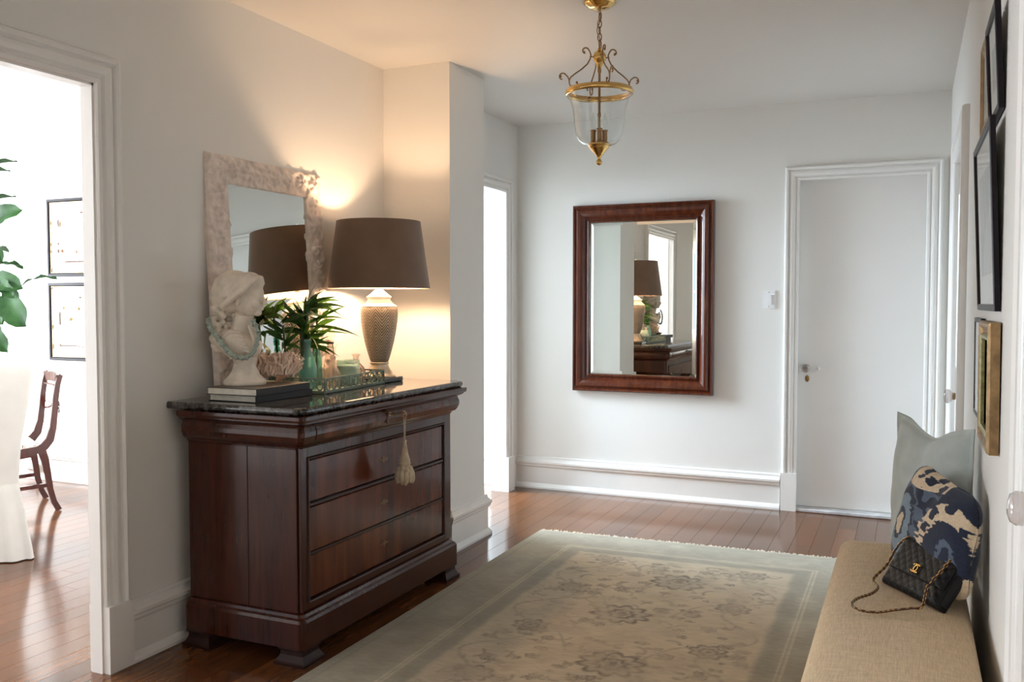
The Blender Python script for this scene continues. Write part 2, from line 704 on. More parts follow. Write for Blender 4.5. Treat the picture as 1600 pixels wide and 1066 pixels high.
# ---- passage behind the far left opening
w = MB()
w.box((-3.9, DIN_Y + .1, -.01), (-3.8, YF, .6))
w.box((-3.9, DIN_Y + .1, 2.3), (-3.8, YF, ZC))
w.box((-3.9, DIN_Y + .1, .6), (-3.8, 4.86, 2.3))
w.box((-3.9, 5.70, .6), (-3.8, YF, 2.3))
struct('wall_passage', w, 'wall')


def window_frame(name, M3, a0, a1, b0, b1, cols, rows):
    o = MB()
    o.rect_sweep([(0, 0), (.0, .05), (-.05, .05), (-.05, 0)], a0, a1, b0, b1, M3)
    for i in range(1, cols):
        a = a0 + (a1 - a0) * i / cols
        o.prism([(a - .012, b0 + .05), (a + .012, b0 + .05), (a + .012, b1 - .05), (a - .012, b1 - .05)], .01, .04, M3)
    for j in range(1, rows):
        b = b0 + (b1 - b0) * j / rows
        o.prism([(a0 + .05, b - .012), (a1 - .05, b - .012), (a1 - .05, b + .012), (a0 + .05, b + .012)], .012, .038, M3)
    return struct(name, o, 'trim')


window_frame('window_1', lambda a, b, h: (DIN_X - .09 + h, a, b), .4, 4.0, .7, 2.2, 5, 2)
window_frame('window_2', lambda a, b, h: (a, -.59 + h, b), -6.2, -3.6, .7, 2.2, 4, 2)
window_frame('window_3', lambda a, b, h: (-3.89 + h, a, b), 4.86, 5.70, .6, 2.3, 1, 2)
window_frame('window_4', lambda a, b, h: (a, -2.49 + h, b), -2.0, -.4, .85, 2.15, 2, 2)  # unseen window added along with the hall fill

# ---- mouldings
CAS = [(-.004, 0), (-.004, .012), (.0, .018), (.012, .02), (.016, .012), (.02, .011), (.03, .02), (.045, .024),
       (.058, .022), (.066, .014), (.07, .013), (.074, .024), (.084, .03), (.092, .028), (.097, .018), (.097, 0)]
BASE = [(0, 0), (.034, 0), (.034, .012), (.028, .024), (.020, .034), (.016, .036), (.016, .148), (.019, .156), (.026, .16), (.028, .172),
        (.034, .180), (.034, .192), (.026, .198), (.018, .206), (.014, .212), (.014, .222), (.008, .228), (0, .228)]


def casing(parent, M3, a0, a1, b1, plinth=True, both=True, w=1.0):
    prof = [(p[0] * w, p[1]) for p in CAS]
    c = MB().rect_sweep(prof, a0, a1, .235 if plinth else 0, b1, M3, closed=False)
    c.build('casing', 'trim', parent)
    if plinth:
        for a, s in ((a0, -1), (a1, 1)):
            p = MB().prism([(a + s * -.006, -.0), (a + s * .103 * w, -.0), (a + s * .103 * w, .24), (a + s * -.006, .24)], 0, .034, M3)
            p.build('plinth_block', 'trim', parent)


# door_1: cased opening to the dining room
d1 = thing('door_1', 'wide white cased opening to the dining room', None, (XL, 1.4, 0), kind='structure')
casing(d1, lambda a, b, h: (XL + h, a, b), OY0 + .012, OY1 - .0, OZ - .0)
casing(d1, lambda a, b, h: (XL - T - h * .35, a, b), OY0 + .012, OY1 - .0, OZ - .0)
for a, s in ((OY0, 1), (OY1, -1)):
    MB().box((XL - T - .002, a, 0), (XL + .002, a + s * .012, OZ)).build('jamb', 'trim', d1)
MB().box((XL - T - .002, OY0, OZ - .012), (XL + .002, OY1, OZ)).build('jamb', 'trim', d1)

# door_2: cased opening to the passage
d2 = thing('door_2', 'narrow white cased opening to the bright passage beside the pier', None, (XF, 5.3, 0), kind='structure')
casing(d2, lambda a, b, h: (XF + h, a, b), PY0 + .01, PY1 - .01, PZ - .01, w=.95)
for a, s in ((PY0, 1), (PY1, -1)):
    MB().box((XF - .102, a, 0), (XF + .002, a + s * .012, PZ)).build('jamb', 'trim', d2)
MB().box((XF - .102, PY0, PZ - .012), (XF + .002, PY1, PZ)).build('jamb', 'trim', d2)


def knob_set(parent, M3, a, b, glass='knob_glass', metal='old_brass', r=.029, stem=.045):
    """door knob: axis along +h of M3 at plane position (a, b)"""
    def lat(prof, name, mat, lab=None):
        m = MB().lathe(prof, 20)
        m.xform(lambda p: Vector(M3(a + p.x, b + p.y, p.z)))
        return m.build(name, mat, parent, label=lab)
    lat([(.024, 0), (.024, .003), (.019, .006), (.010, .009), (.009, stem * .6), (.014, stem * .8), (.016, stem)], 'knob_stem', metal)
    lat([(.014, stem), (r * .8, stem + .004), (r, stem + .013), (r, stem + .022), (r * .82, stem + .031), (r * .4, stem + .035), (1e-4, stem + .036)],
        'door_knob', glass, 'glass knob')


# door_3: flat white door in the far wall
d3 = thing('door_3', 'flat white door in the far wall with glass knob', None, (-.28, YF, 0), kind='structure')
Mf = lambda a, b, h: (a, YF - h, b)
casing(d3, Mf, DX0 + .01, DX1 - .01, DZ - .01, w=.86)
for x, s in ((DX0, -1), (DX1, 1)):
    MB().box((x, YF - .002, 0), (x + s * .012, YF + .12, DZ + .012)).build('jamb', 'trim', d3)
MB().box((DX0, YF - .002, DZ), (DX1, YF + .12, DZ + .012)).build('jamb', 'trim', d3)
MB().box((DX0 + .003, YF + .062, .022), (DX1 - .003, YF + .1, DZ - .003), .002).build('door_slab', 'door', d3)
M['stone'] = simple('grey_stone', (0.50, 0.49, 0.49), 0.4, var=0.25, vscale=14)
MB().box((DX0 + .002, YF - .03, 0.0005), (DX1 - .002, YF + .12, .021), .004).build('threshold', 'stone', d3, label='grey stone threshold')
Md = lambda a, b, h: (a, YF + .062 - h, b)
knob_set(d3, Md, -.598, .905, stem=.03)
esc = MB().lathe([(.017, 0), (.017, .002), (.013, .004), (.0001, .0045)], 20)
esc.xform(lambda p: Vector(Md(-.590 + p.x * .8, .838 + p.y * 1.25, p.z)))
esc.build('keyhole_plate', 'old_brass', d3, label='dark oval keyhole plate')
lt = MB().lathe([(.009, 0), (.009, .02), (.006, .028), (.0001, .03)], 14)
lt.xform(lambda p: Vector(Md(-.520 + p.x, .905 + p.y, p.z)))
lt.build('latch_button', 'white_plastic', d3, label='small white button')

# door_4: door in the right wall near the far corner
d4 = thing('door_4', 'white panelled door in right wall near far corner with glass knob', None, (XR, 4.56, 0), kind='structure')
Mr = lambda a, b, h: (XR - h, a, b)
casing(d4, Mr, RB0 + .01, RB1 - .01, RZ - .01)
for a, s in ((RB0, 1), (RB1, -1)):
    MB().box((XR - .002, a, 0), (XR + .12, a + s * .012, RZ)).build('jamb', 'trim', d4)
MB().box((XR - .002, RB0, RZ - .012), (XR + .12, RB1, RZ)).build('jamb', 'trim', d4)
sl = MB().box((XR + .01, RB0 + .014, .01), (XR + .045, RB1 - .014, RZ - .015), .002)
sl.build('door_slab', 'door', d4)
for z0, z1 in ((.2, .85), (1.0, 1.85)):
    MB().rect_sweep([(0, 0), (0, .006), (-.012, .009), (-.02, .002), (-.02, 0)], RB0 + .13, RB1 - .13, z0, z1,
                    lambda a, b, h: (XR + .01 - h, a, b)).build('panel_moulding', 'trim', d4)
Mr4 = lambda a, b, h: (XR + .01 - h, a, b)
knob_set(d4, Mr4, RB0 + .075, .925, r=.030, stem=.045)
MB().prism([(RB0 + .066, .84), (RB0 + .086, .84), (RB0 + .086, .865), (RB0 + .066, .865)], 0, .004, Mr4).build('keyhole_plate', 'old_brass', d4)
MB().box((XR - .004, RB0 + .012, 1.79), (XR + .012, RB0 + .022, 1.90)).build('hinge', 'old_brass', d4)

# door_5: near door in the right wall
d5 = thing('door_5', 'white door beside the bench, nearest on the right wall', None, (XR, 1.4, 0), kind='structure')
casing(d5, Mr, RA0 + .01, RA1 - .01, 2.07, w=1.15)
for a, s in ((RA0, 1), (RA1, -1)):
    MB().box((XR - .002, a, 0), (XR + .12, a + s * .012, 2.08)).build('jamb', 'trim', d5)
MB().box((XR + .035, RA0 + .014, .01), (XR + .07, RA1 - .014, 2.06), .002).build('door_slab', 'door', d5)
Mr5 = lambda a, b, h: (XR + .035 - h, a, b)
knob_set(d5, Mr5, 1.71, .972, r=.029, stem=.05)

# baseboards
struct('baseboard_left', MB().run(BASE, (XL, OY1 + .103, 0), (XL, YP, 0), (1, 0, 0), 0, -1), 'trim')
bp_ = MB()
bp_.run(BASE, (XL, YP, 0), (XP, YP, 0), (0, -1, 0), 1, 1)
bp_.run(BASE, (XP, YP, 0), (XP, YP2, 0), (1, 0, 0), -1, 1)
bp_.run(BASE, (XP, YP2, 0), (XF, YP2, 0), (0, 1, 0), -1, 0)
struct('baseboard_pier', bp_, 'trim')
struct('baseboard_far', MB().run(BASE, (XF, YF, 0), (DX0 - .085, YF, 0), (0, -1, 0), 0, 0), 'trim')
struct('baseboard_right', MB().run(BASE, (XR, RA1 + .12, 0), (XR, RB0 - .1, 0), (-1, 0, 0)), 'trim')
struct('baseboard_dining', MB().run(BASE, (DIN_X, DIN_Y, 0), (XL - T, DIN_Y, 0), (0, -1, 0)), 'trim')
struct('baseboard_passage', MB().run(BASE, (-3.8, YF, 0), (XF - .1, YF, 0), (0, -1, 0)), 'trim')


def switch(name_label, M3, a, b, w=.075, h=.115, off=0):
    t = thing('light_switch', name_label, 'light switch', M3(a, b, 0))
    MB().prism([(a - w/2, b - h/2), (a + w/2, b - h/2), (a + w/2, b + h/2), (a - w/2, b + h/2)], 0.0, .006, M3).build('switch_plate', 'white_plastic', t)
    MB().prism([(a + off - .014, b - .03), (a + off + .014, b - .03), (a + off + .014, b + .03), (a + off - .014, b + .03)], .006, .012, M3).build('rocker', 'white_plastic', t)
    for z in (-.045, .045):
        s = MB().lathe([(.003, 0), (.003, .001), (.0001, .0015)], 8)
        s.xform(lambda p: Vector(M3(a + off + p.x, b + z + p.y, p.z + .006)))
        s.build('screw', 'old_brass', t)
    return t


switch('white rocker light switch beside the far white door', Mf, -.822, 1.340)
switch('white light switch on right wall, beside the casing of the nearest door', Mr, 2.03, 1.30, .07, .11)

# =================================================================== CHEST OF DRAWERS
def layered(mb, xb, xf, y0, y1, prof, r=.014, n=4):
    """stack of rectangles, front corners rounded; prof (offset, z)"""
    loops = []
    for o, z in prof:
        pts = [(xb, y0 - o), ]
        for k in range(n + 1):
            a = -PI / 2 + PI / 2 * k / n
            pts.append((xf + o - r + r * math.cos(a), y0 - o + r + r * math.sin(a)))
        for k in range(n + 1):
            a = PI / 2 * k / n
            pts.append((xf + o - r + r * math.cos(a), y1 + o - r + r * math.sin(a)))
        pts.append((xb, y1 + o))
        loops.append([(x, y, z) for x, y in pts])
    m = len(loops[0])
    vs = [p for l in loops for p in l]
    fs = []
    for i in range(len(loops) - 1):
        for k in range(m):
            k2 = (k + 1) % m
            fs.append((i * m + k, i * m + k2, (i + 1) * m + k2, (i + 1) * m + k))
    fs.append(tuple(range(m))[::-1])
    fs.append(tuple(range(len(vs) - m, len(vs))))
    return mb.add(vs, fs)


CXB, CXF, CY0, CY1 = -2.52, -2.0, 2.638, 3.802
dr = thing('chest_of_drawers', 'glossy dark mahogany chest of drawers with black marble top', 'chest of drawers', (-2.27, 3.22, 0))
layered(MB(), CXB, CXF, CY0, CY1, [(.012, .062), (.026, .064), (.026, .158), (.020, .168), (.012, .174), (.008, .184), (0, .188)], .02).build('plinth', 'mahog_side', dr)
c = MB()
layered(c, CXB, CXF - .014, CY0, CY1, [(0, .18), (0, .795)], .012)
c.build('carcass', 'mahog_side', dr)
# side boards (two veneered boards with a joint) and the front frame
c = MB()
c.box((-2.515, CY0 - .004, .19), (-2.236, CY0 + .002, .788), .0015)
c.box((-2.234, CY0 - .004, .19), (-2.014, CY0 + .002, .788), .0015)
c.build('side_panel', 'mahog_side', dr)
RY0, RY1, RZ0, RZ1 = 2.690, 3.726, .226, .744
Mc = lambda a, b, h: (CXF - .014 + h, a, b)
c = MB()
c.box((CXF - .014, CY0 + .004, .19), (CXF, RY0 - .008, .79), .001)
c.box((CXF - .014, RY1 + .008, .19), (CXF, CY1 - .004, .79), .001)
c.box((CXF - .014, RY0 - .008, .19), (CXF, RY1 + .008, RZ0 - .008), .001)
c.box((CXF - .014, RY0 - .008, RZ1 + .008), (CXF, RY1 + .008, .79), .001)
c.build('front_frame', 'mahog_side', dr)
MB().rect_sweep([(0, 0), (0, .010), (.003, .019), (.008, .020), (.012, .013), (.012, 0)], RY0, RY1, RZ0, RZ1, Mc).build('bead_moulding', 'mahog_trim', dr)
DZs = [(.586, .740), (.400, .566), (.230, .388)]
for zi, (z0, z1) in enumerate(DZs):
    d = MB().box((CXF - .016, RY0 + .004, z0), (CXF - .003, RY1 - .004, z1), .003).build('drawer', 'mahog', dr)
    zc = (z0 + z1) / 2
    k = MB()
    # inlaid cartouche escutcheon: lozenge wings and a slot
    cy = 3.205
    wing = [(-.034, 0), (-.022, .006), (-.012, .003), (-.006, .012), (0, .014), (.006, .012), (.012, .003), (.022, .006), (.034, 0),
            (.022, -.006), (.012, -.003), (.006, -.012), (0, -.014), (-.006, -.012), (-.012, -.003), (-.022, -.006)]
    k.prism([(cy + a, zc + b) for a, b in wing], .011, .0125, Mc)
    k.build('escutcheon', 'dark_brass', d)
for z in (.576, .394):
    MB().box((CXF - .015, RY0 + .004, z - .006), (CXF + .001, RY1 - .004, z + .006), .002).build('drawer_rail', 'mahog_trim', dr)
fr = layered(MB(), CXB, CXF, CY0, CY1, [(0, .79), (.006, .792), (.010, .800), (.022, .806), (.030, .818), (.036, .836), (.036, .852), (.030, .868),
                                        (.032, .874), (.044, .880), (.052, .886), (.052, .890), (.060, .892), (.062, .900), (.062, .912)], .018)
fr = fr.build('frieze', 'mahog_side', dr)
fd = MB()
prof = [(.031, .816), (.0385, .838), (.0385, .852), (.033, .867)]
for i in range(3):
    (o0, z0), (o1, z1) = prof[i], prof[i + 1]
    fd.add([(CXF + o0, RY0, z0), (CXF + o0, RY1, z0), (CXF + o1, RY1, z1), (CXF + o1, RY0, z1)], [(0, 1, 2, 3)], True)
b0 = [(CXF + .02, RY0, .816), (CXF + .02, RY1, .816), (CXF + .02, RY1, .867), (CXF + .02, RY0, .867)]
fd.add(b0, [(3, 2, 1, 0)])
for y in (RY0, RY1):
    q = [(CXF + o, y, z) for o, z in prof] + [(CXF + .02, y, .867), (CXF + .02, y, .816)]
    fd.add(q, [tuple(range(6))])
fd.add([(CXF + .02, RY0, .816), (CXF + .02, RY1, .816), (CXF + .031, RY1, .816), (CXF + .031, RY0, .816)], [(0, 1, 2, 3)])
fd.add([(CXF + .02, RY0, .867), (CXF + .02, RY1, .867), (CXF + .033, RY1, .867), (CXF + .033, RY0, .867)], [(0, 1, 2, 3)])
fd = fd.build('frieze_drawer', 'mahog', dr)
MB().box((CXF + .037, 3.165, .818), (CXF + .041, 3.171, .868), .0008).build('lock_strip', 'mahog_trim', fd)
mb = MB()
layered(mb, -2.598, -1.975, 2.612, 3.905, [(-.004, .9125), (0, .9135), (.003, .918), (.004, .924), (.004, .930), (.001, .937), (-.004, .940)], .045, 8)
mb.build('marble_top', 'marble', dr, label='black marble top with grey veining')
for x, y in ((CXF - .035, CY0 + .035), (CXF - .035, CY1 - .035), (CXB + .05, CY0 + .035), (CXB + .05, CY1 - .035)):
    f = MB()
    fp = [(.066, 0), (.067, .010), (.062, .014), (.057, .022), (.050, .036), (.049, .050), (.056, .056), (.056, .064)]
    vs, fs = [], []
    for r, z in fp:
        vs += [(x - r, y - r, z), (x + r, y - r, z), (x + r, y + r, z), (x - r, y + r, z)]
    for i in range(len(fp) - 1):
        for k in range(4):
            k2 = (k + 1) % 4
            fs.append((i * 4 + k, i * 4 + k2, i * 4 + 4 + k2, i * 4 + 4 + k))
    fs += [(3, 2, 1, 0), tuple(range(len(vs) - 4, len(vs)))]
    f.add(vs, fs)
    f.build('foot', 'mahog_foot', dr)
# key in the frieze drawer
KY, KX = 3.185, CXF + .038
k = MB()
k.cyl((KX - .002, KY, .858), (KX + .052, KY + .012, .858), .0035, n=10)
k.tube([(KX + .062 + .012 * math.cos(a), KY + .014, .858 + .012 * math.sin(a)) for a in [2 * PI * i / 16 for i in range(16)]], .0028, 8, closed=True)
k.cyl((KX - .001, KY, .858), (KX + .004, KY, .858), .009, n=14)
k.build('key', 'old_brass', dr, label='old metal key in the top drawer')

# tassel hanging from the key
M['tassel'] = simple('cream_cotton', (0.50, 0.41, 0.29), 0.95, var=0.22, vscale=60, bump=.5, bscale=350, sheen=.3)
TX, TY = KX + .064, KY + .016
ts = thing('tassel', 'cream cotton tassel hanging from the key of the mahogany chest', 'tassel', (TX, TY, .60))
c = MB()
for s in (-1, 1):
    c.tube([(TX + s * .0015, TY, .862), (TX + s * .0045, TY + .001, .855), (TX + s * .003, TY, .80), (TX + s * .002, TY, .752)], .0017, 6)
c.build('cord', 'tassel', ts)
h = MB()
h.lathe([(.001, .755), (.0075, .752), (.0085, .746), (.006, .740), (.008, .733), (.0085, .73), (.011, .715), (.014, .698), (.019, .678), (.023, .668), (.021, .662),
         (.025, .658), (.025, .652), (.022, .648), (.024, .643), (.024, .636), (.020, .630), (.001, .63)], 22, (TX, TY, 0))
h.build('head', 'tassel', ts)
h = MB()
rt = random.Random(3)
for row, (n, r, z, dz) in enumerate(((9, .024, .622, .024), (11, .031, .600, .026), (7, .014, .588, .02))):
    for i in range(n):
        a = 2 * PI * (i + row * .5) / n
        h.ball((TX + r * math.cos(a), TY + r * math.sin(a), z + rt.uniform(-.005, .005)), .012, 10, 7, (1, 1, dz / .012))
h.build('skirt', 'tassel', ts)

# =================================================================== LEANING WHITE MIRROR
M['white_carved'] = simple('whitewashed_plaster', (0.78, 0.68, 0.61), 0.75, var=.18, vscale=26, bump=.4, bscale=120)
lm = thing('leaning_mirror', 'whitewashed carved mirror leaning on the wall behind the lamp', 'mirror', (-2.55, 3.2, .9405))
tilt = math.atan2(.058, .985)
ct, st = math.cos(tilt), math.sin(tilt)
LY0, LY1, LH = 2.826, 3.590, .985


def Ml(a, b, h):
    return (-2.562 - b * st + h * ct, a, .9425 + b * ct + h * st)


MB().prism([(LY0 + .003, .003), (LY1 - .003, .003), (LY1 - .003, LH - .003), (LY0 + .003, LH - .003)], 0.0, .022, Ml).build('backing_frame', 'white_carved', lm)
FW = .122
st_ = .0042
ny, nz = int((LY1 - LY0) / st_), int(LH / st_)
flowers = []
mid = FW * .5
px = [LY0 + mid + i * (LY1 - LY0 - FW) / 7 for i in range(8)]
pz = [mid + i * (LH - FW) / 9 for i in range(10)]
rf = random.Random(5)
for a in px:
    flowers += [(a, mid), (a, LH - mid)]
for b in pz[1:-1]:
    flowers += [(LY0 + mid, b), (LY1 - mid, b)]
flowers = [(a, b, rf.uniform(.036, .046), rf.random() * 6.28, rf.choice((5, 6))) for a, b in flowers]
leaves_ = [(a + rf.choice((-1, 1)) * .045, b + rf.choice((-1, 1)) * .04, rf.random() * 3.14) for a, b, r, p, n in flowers for _ in (0, 1, 2)]
leaves_ = [q for q in leaves_]


def relief(a, b):
    h = 0.0
    for fa, fb, r, ph, n in flowers:
        da, db = a - fa, b - fb
        d = math.hypot(da, db)
        if d < r * 1.15:
            th = math.atan2(db, da)
            pet = r * (.62 + .38 * abs(math.cos(n * .5 * th + ph)))
            if d < pet:
                t = d / pet
                v = .011 * (1 - t ** 3) * (.55 + .45 * t) * (.55 + .45 * abs(math.cos(n * .5 * th + ph)))
                if d < r * .22:
                    v = .010 * (1 - (d / (r * .22)) ** 2) + .003
                h = max(h, v)
    for la, lb, an in leaves_:
        da, db = a - la, b - lb
        if abs(da) + abs(db) > .06:
            continue
        u = da * math.cos(an) + db * math.sin(an)
        v = -da * math.sin(an) + db * math.cos(an)
        e = (u / .026) ** 2 + (v / .010) ** 2
        if e < 1:
            h = max(h, .008 * (1 - e) ** .6 - .002 * (abs(v) < .0018))
    return h * 1.6


vs, vid, fs = [], {}, []
for j in range(nz + 1):
    for i in range(ny + 1):
        a = LY0 + (LY1 - LY0) * i / ny
        b = LH * j / nz
        dout = min(a - LY0, LY1 - a, b, LH - b)
        if dout > FW + st_:
            continue
        dout = min(dout, FW)
        e = min(1, dout / .010) * min(1, (FW - dout) / .008)
        base = .022 + .010 * min(1, dout / .006) * min(1, max(0, (FW - dout)) / .004)
        hh = base + relief(a, b) * max(0, e)
        if dout <= 1e-6:
            hh = .018
        if dout >= FW - 1e-6:
            hh = .018
        vid[i, j] = len(vs)
        vs.append(Ml(a, b, hh))
for j in range(nz):
    for i in range(ny):
        q = [(i, j), (i + 1, j), (i + 1, j + 1), (i, j + 1)]
        if all(k in vid for k in q):
            fs.append(tuple(vid[k] for k in q))
MB().add(vs, fs, True).build('carved_frame', 'white_carved', lm)
MB().prism([(LY0 + FW - .004, FW - .004), (LY1 - FW + .004, FW - .004), (LY1 - FW + .004, LH - FW + .004), (LY0 + FW - .004, LH - FW + .004)], .020, .0235, Ml).build('mirror_glass', 'mirror', lm)

# =================================================================== MAHOGANY WALL MIRROR
wm = thing('wall_mirror', 'large mirror in a moulded mahogany frame hung on the far wall', 'mirror', (-1.649, YF, 1.35))
P_ = [(0, .014), (0, .030), (.006, .036), (.014, .034), (.018, .026), (.026, .026), (.032, .034), (.044, .046), (.060, .054), (.076, .056), (.086, .050),
      (.090, .042), (.096, .042), (.102, .050), (.110, .052), (.116, .046), (.117, .034), (.117, .002), (.02, .002)]
A0, A1, B0, B1 = -2.134, -1.166, .712, 1.984
Q0, Q1, S0, S1 = A0 + .117, A1 - .117, B0 + .117, B1 - .117
for side in range(4):
    mb = MB()
    cor = [(Q0, S0, -1, -1), (Q1, S0, 1, -1), (Q1, S1, 1, 1), (Q0, S1, -1, 1)]
    m = len(P_)
    vs = []
    for i in (side, (side + 1) % 4):
        a, b, sa, sb = cor[i]
        vs += [Mf(a + sa * w_, b + sb * w_, h_) for w_, h_ in P_]
    mb.add(vs, [(k, (k + 1) % m, m + (k + 1) % m, m + k) for k in range(m)] + [tuple(range(m))[::-1], tuple(range(m, 2 * m))])
    mb.build('frame_rail', 'mirror_wood' if side % 2 else 'mirror_wood', wm)
g = MB()
bv = .024
g.prism([(Q0 - .003, S0 - .003), (Q1 + .003, S0 - .003), (Q1 + .003, S1 + .003), (Q0 - .003, S1 + .003)], .010, .0150, Mf)
o4 = [(Q0, S0), (Q1, S0), (Q1, S1), (Q0, S1)]
i4 = [(Q0 + bv, S0 + bv), (Q1 - bv, S0 + bv), (Q1 - bv, S1 - bv), (Q0 + bv, S1 - bv)]
vs = [Mf(a, b, .0152) for a, b in o4] + [Mf(a, b, .0180) for a, b in i4]
g.add(vs, [(0, 1, 5, 4), (1, 2, 6, 5), (2, 3, 7, 6), (3, 0, 4, 7), (4, 5, 6, 7)])
g.build('mirror_glass', 'mirror', wm)

# =================================================================== TABLE LAMP
LX, LYc, LZ = -2.325, 3.69, .9405


def herring():
    m = NT('woven_bronze_ceramic')
    tc = m.node('ShaderNodeTexCoord')
    sx = m.node('ShaderNodeSeparateXYZ')
    m.link(tc.outputs['Object'], sx.inputs[0])

    def ma(op, a, b=None, c=None):
        n = m.node('ShaderNodeMath', operation=op)
        for i, v in enumerate((a, b, c)):
            if v is None:
                continue
            if hasattr(v, 'links'):
                m.link(v, n.inputs[i])
            else:
                n.inputs[i].default_value = v
        return n.outputs[0]
    ang = ma('ARCTAN2', sx.outputs[1], sx.outputs[0])
    pp = ma('PINGPONG', ma('MULTIPLY', ma('ADD', ang, 4.0), 1.0), PI / 9)
    ph = ma('ADD', ma('MULTIPLY', sx.outputs[2], 430.0), ma('MULTIPLY', pp, 48.0))
    s = ma('ADD', ma('MULTIPLY', ma('SINE', ph), .5), .5)
    c = m.ramp(s, [(0.2, (0.055, 0.036, 0.024)), (0.75, (0.50, 0.41, 0.31))])
    nz = m.noise(tc.outputs['Object'], 30, 3)
    c = m.mix(.2, c, m.ramp(nz, [(.35, (.22, .16, .11)), (.7, (.5, .42, .33))]))
    m.base(c)
    m.b.inputs['Roughness'].default_value = .36
    m.b.inputs['Metallic'].default_value = .35
    m.bump(s, .7, .0025)
    return m.m


M['herring'] = herring()
M['pewter'] = simple('aged_silver', (0.62, 0.52, 0.40), .32, metal=.6, var=.2, vscale=30)
M['cream_ceramic'] = simple('cream_ceramic', (0.86, 0.82, 0.74), .3, var=.04)
M['black_wood'] = simple('black_lacquer', (.012, .010, .009), .25, coat=.3)
M['shade_out'] = simple('brown_silk', (0.165, 0.096, 0.058), .55, var=.10, vscale=9, bump=.15, bscale=300, sheen=.25)
M['shade_in'] = simple('white_shade_lining', (0.88, 0.84, 0.78), .8, var=.02)


def emit(name, c, s):
    m = NT(name)
    m.b.inputs['Base Color'].default_value = (*c, 1)
    m.b.inputs['Emission Color'].default_value = (*c, 1)
    m.b.inputs['Emission Strength'].default_value = s
    return m.m


M['bulb_on'] = emit('lit_bulb', (1.0, .66, .40), 640)
tl = thing('table_lamp', 'table lamp with brown drum shade and woven bronze vase base, lit', 'table lamp', (LX, LYc, LZ))
MB().box((LX - .082, LYc - .082, LZ), (LX + .082, LYc + .082, LZ + .022), .003).build('plinth', 'black_wood', tl)
MB().lathe([(.001, .022), (.078, .022), (.079, .028), (.074, .034), (.064, .038), (.060, .048), (.050, .062), (.044, .075), (.043, .084), (.046, .088), (.046, .094), (.001, .094)], 40, (LX, LYc, LZ)).build('foot', 'pewter', tl)
MB().lathe([(.038, .094), (.043, .098), (.048, .112), (.058, .145), (.070, .19), (.080, .24), (.087, .29), (.089, .32), (.088, .343), (.084, .356), (.06, .358)], 56, (0, 0, 0)).build('vase_body', 'herring', tl, world=False)
MB().lathe([(.084, .356), (.086, .360), (.082, .364), (.070, .372), (.058, .384), (.054, .392), (.054, .398), (.060, .402), (.060, .407), (.050, .412), (.036, .424), (.022, .436), (.012, .444), (.010, .46), (.001, .46)], 40, (LX, LYc, LZ)).build('neck', 'cream_ceramic', tl)
sb, stp, rb, rt2 = LZ + .447, LZ + .762, .243, .199
sh = MB().lathe([(rb, sb), (rt2, stp)], 64, (LX, LYc, 0), cap=False)
sh = sh.build('lamp_shade', 'shade_out', tl)
MB().lathe([(rb - .003, sb + .001), (rt2 - .003, stp - .001)], 64, (LX, LYc, 0), cap=False).build('lining', 'shade_in', sh)
for r, z in ((rb, sb), (rt2, stp)):
    MB().tube([(LX + (r - .0015) * math.cos(2 * PI * i / 64), LYc + (r - .0015) * math.sin(2 * PI * i / 64), z) for i in range(64)], .0026, 6, closed=True).build('rim', 'shade_out', sh)
h = MB().cyl((LX, LYc, LZ + .46), (LX, LYc, LZ + .50), .011)
for s in (-1, 1):
    h.tube([(LX + s * .012, LYc, LZ + .47), (LX + s * .055, LYc, LZ + .53), (LX + s * .055, LYc, LZ + .64), (LX + s * .01, LYc, LZ + .73), (LX, LYc, LZ + .752)], .0016, 6)
for k in range(3):
    a = k * 2 * PI / 3 + .4
    h.cyl((LX, LYc, LZ + .752), (LX + (rt2 - .002) * math.cos(a), LYc + (rt2 - .002) * math.sin(a), stp - .004), .0014, n=6)
h.cyl((LX, LYc, LZ + .745), (LX, LYc, LZ + .768), .004, n=8)
h.build('harp', 'old_brass', tl)
MB().lathe([(.001, 0), (.006, .001), (.009, .006), (.009, .012), (.006, .017), (.001, .019)], 14, (LX, LYc, LZ + .767)).build('finial', 'cream_ceramic', tl)
MB().lathe([(.012, 0), (.013, .02), (.022, .04), (.029, .06), (.028, .08), (.017, .097), (.001, .102)], 14, (LX, LYc, LZ + .50)).build('bulb', 'bulb_on', tl)

# =================================================================== PENDANT LANTERN
PX, PY_ = -1.199, 3.616
pl = thing('pendant_lantern', 'brass bell jar lantern with clear glass hanging on a chain from the ceiling', 'pendant light', (PX, PY_, ZC))
c0 = (PX, PY_, 0)
MB().lathe([(.066, ZC - .0005), (.067, ZC - .006), (.060, ZC - .012), (.052, ZC - .016), (.044, ZC - .024), (.024, ZC - .029), (.012, ZC - .031), (.001, ZC - .031)], 36, c0).build('canopy', 'brass', pl)
m = MB()
m.tube([(PX, PY_ + .010 * math.cos(t), ZC - .040 + .010 * math.sin(t)) for t in [2 * PI * i / 14 for i in range(14)]], .0022, 6, closed=True)
zz = ZC - .064
k = 0
while zz > 2.385:
    pts = []
    for i in range(16):
        t = 2 * PI * i / 16
        u_, w_ = .0085 * math.cos(t), .0165 * math.sin(t)
        pts.append((PX + (u_ if k % 2 else 0), PY_ + (0 if k % 2 else u_), zz + w_))
    m.tube(pts, .0022, 6, closed=True)
    zz -= .027
    k += 1
m.tube([(PX + .010 * math.sin(t * 9) * (1 - abs(t - .5)), PY_ + .006 * math.cos(t * 7), ZC - .03 - t * .17) for t in [i / 20 for i in range(21)]], .0020, 6)
m.build('chain', 'old_brass', pl)
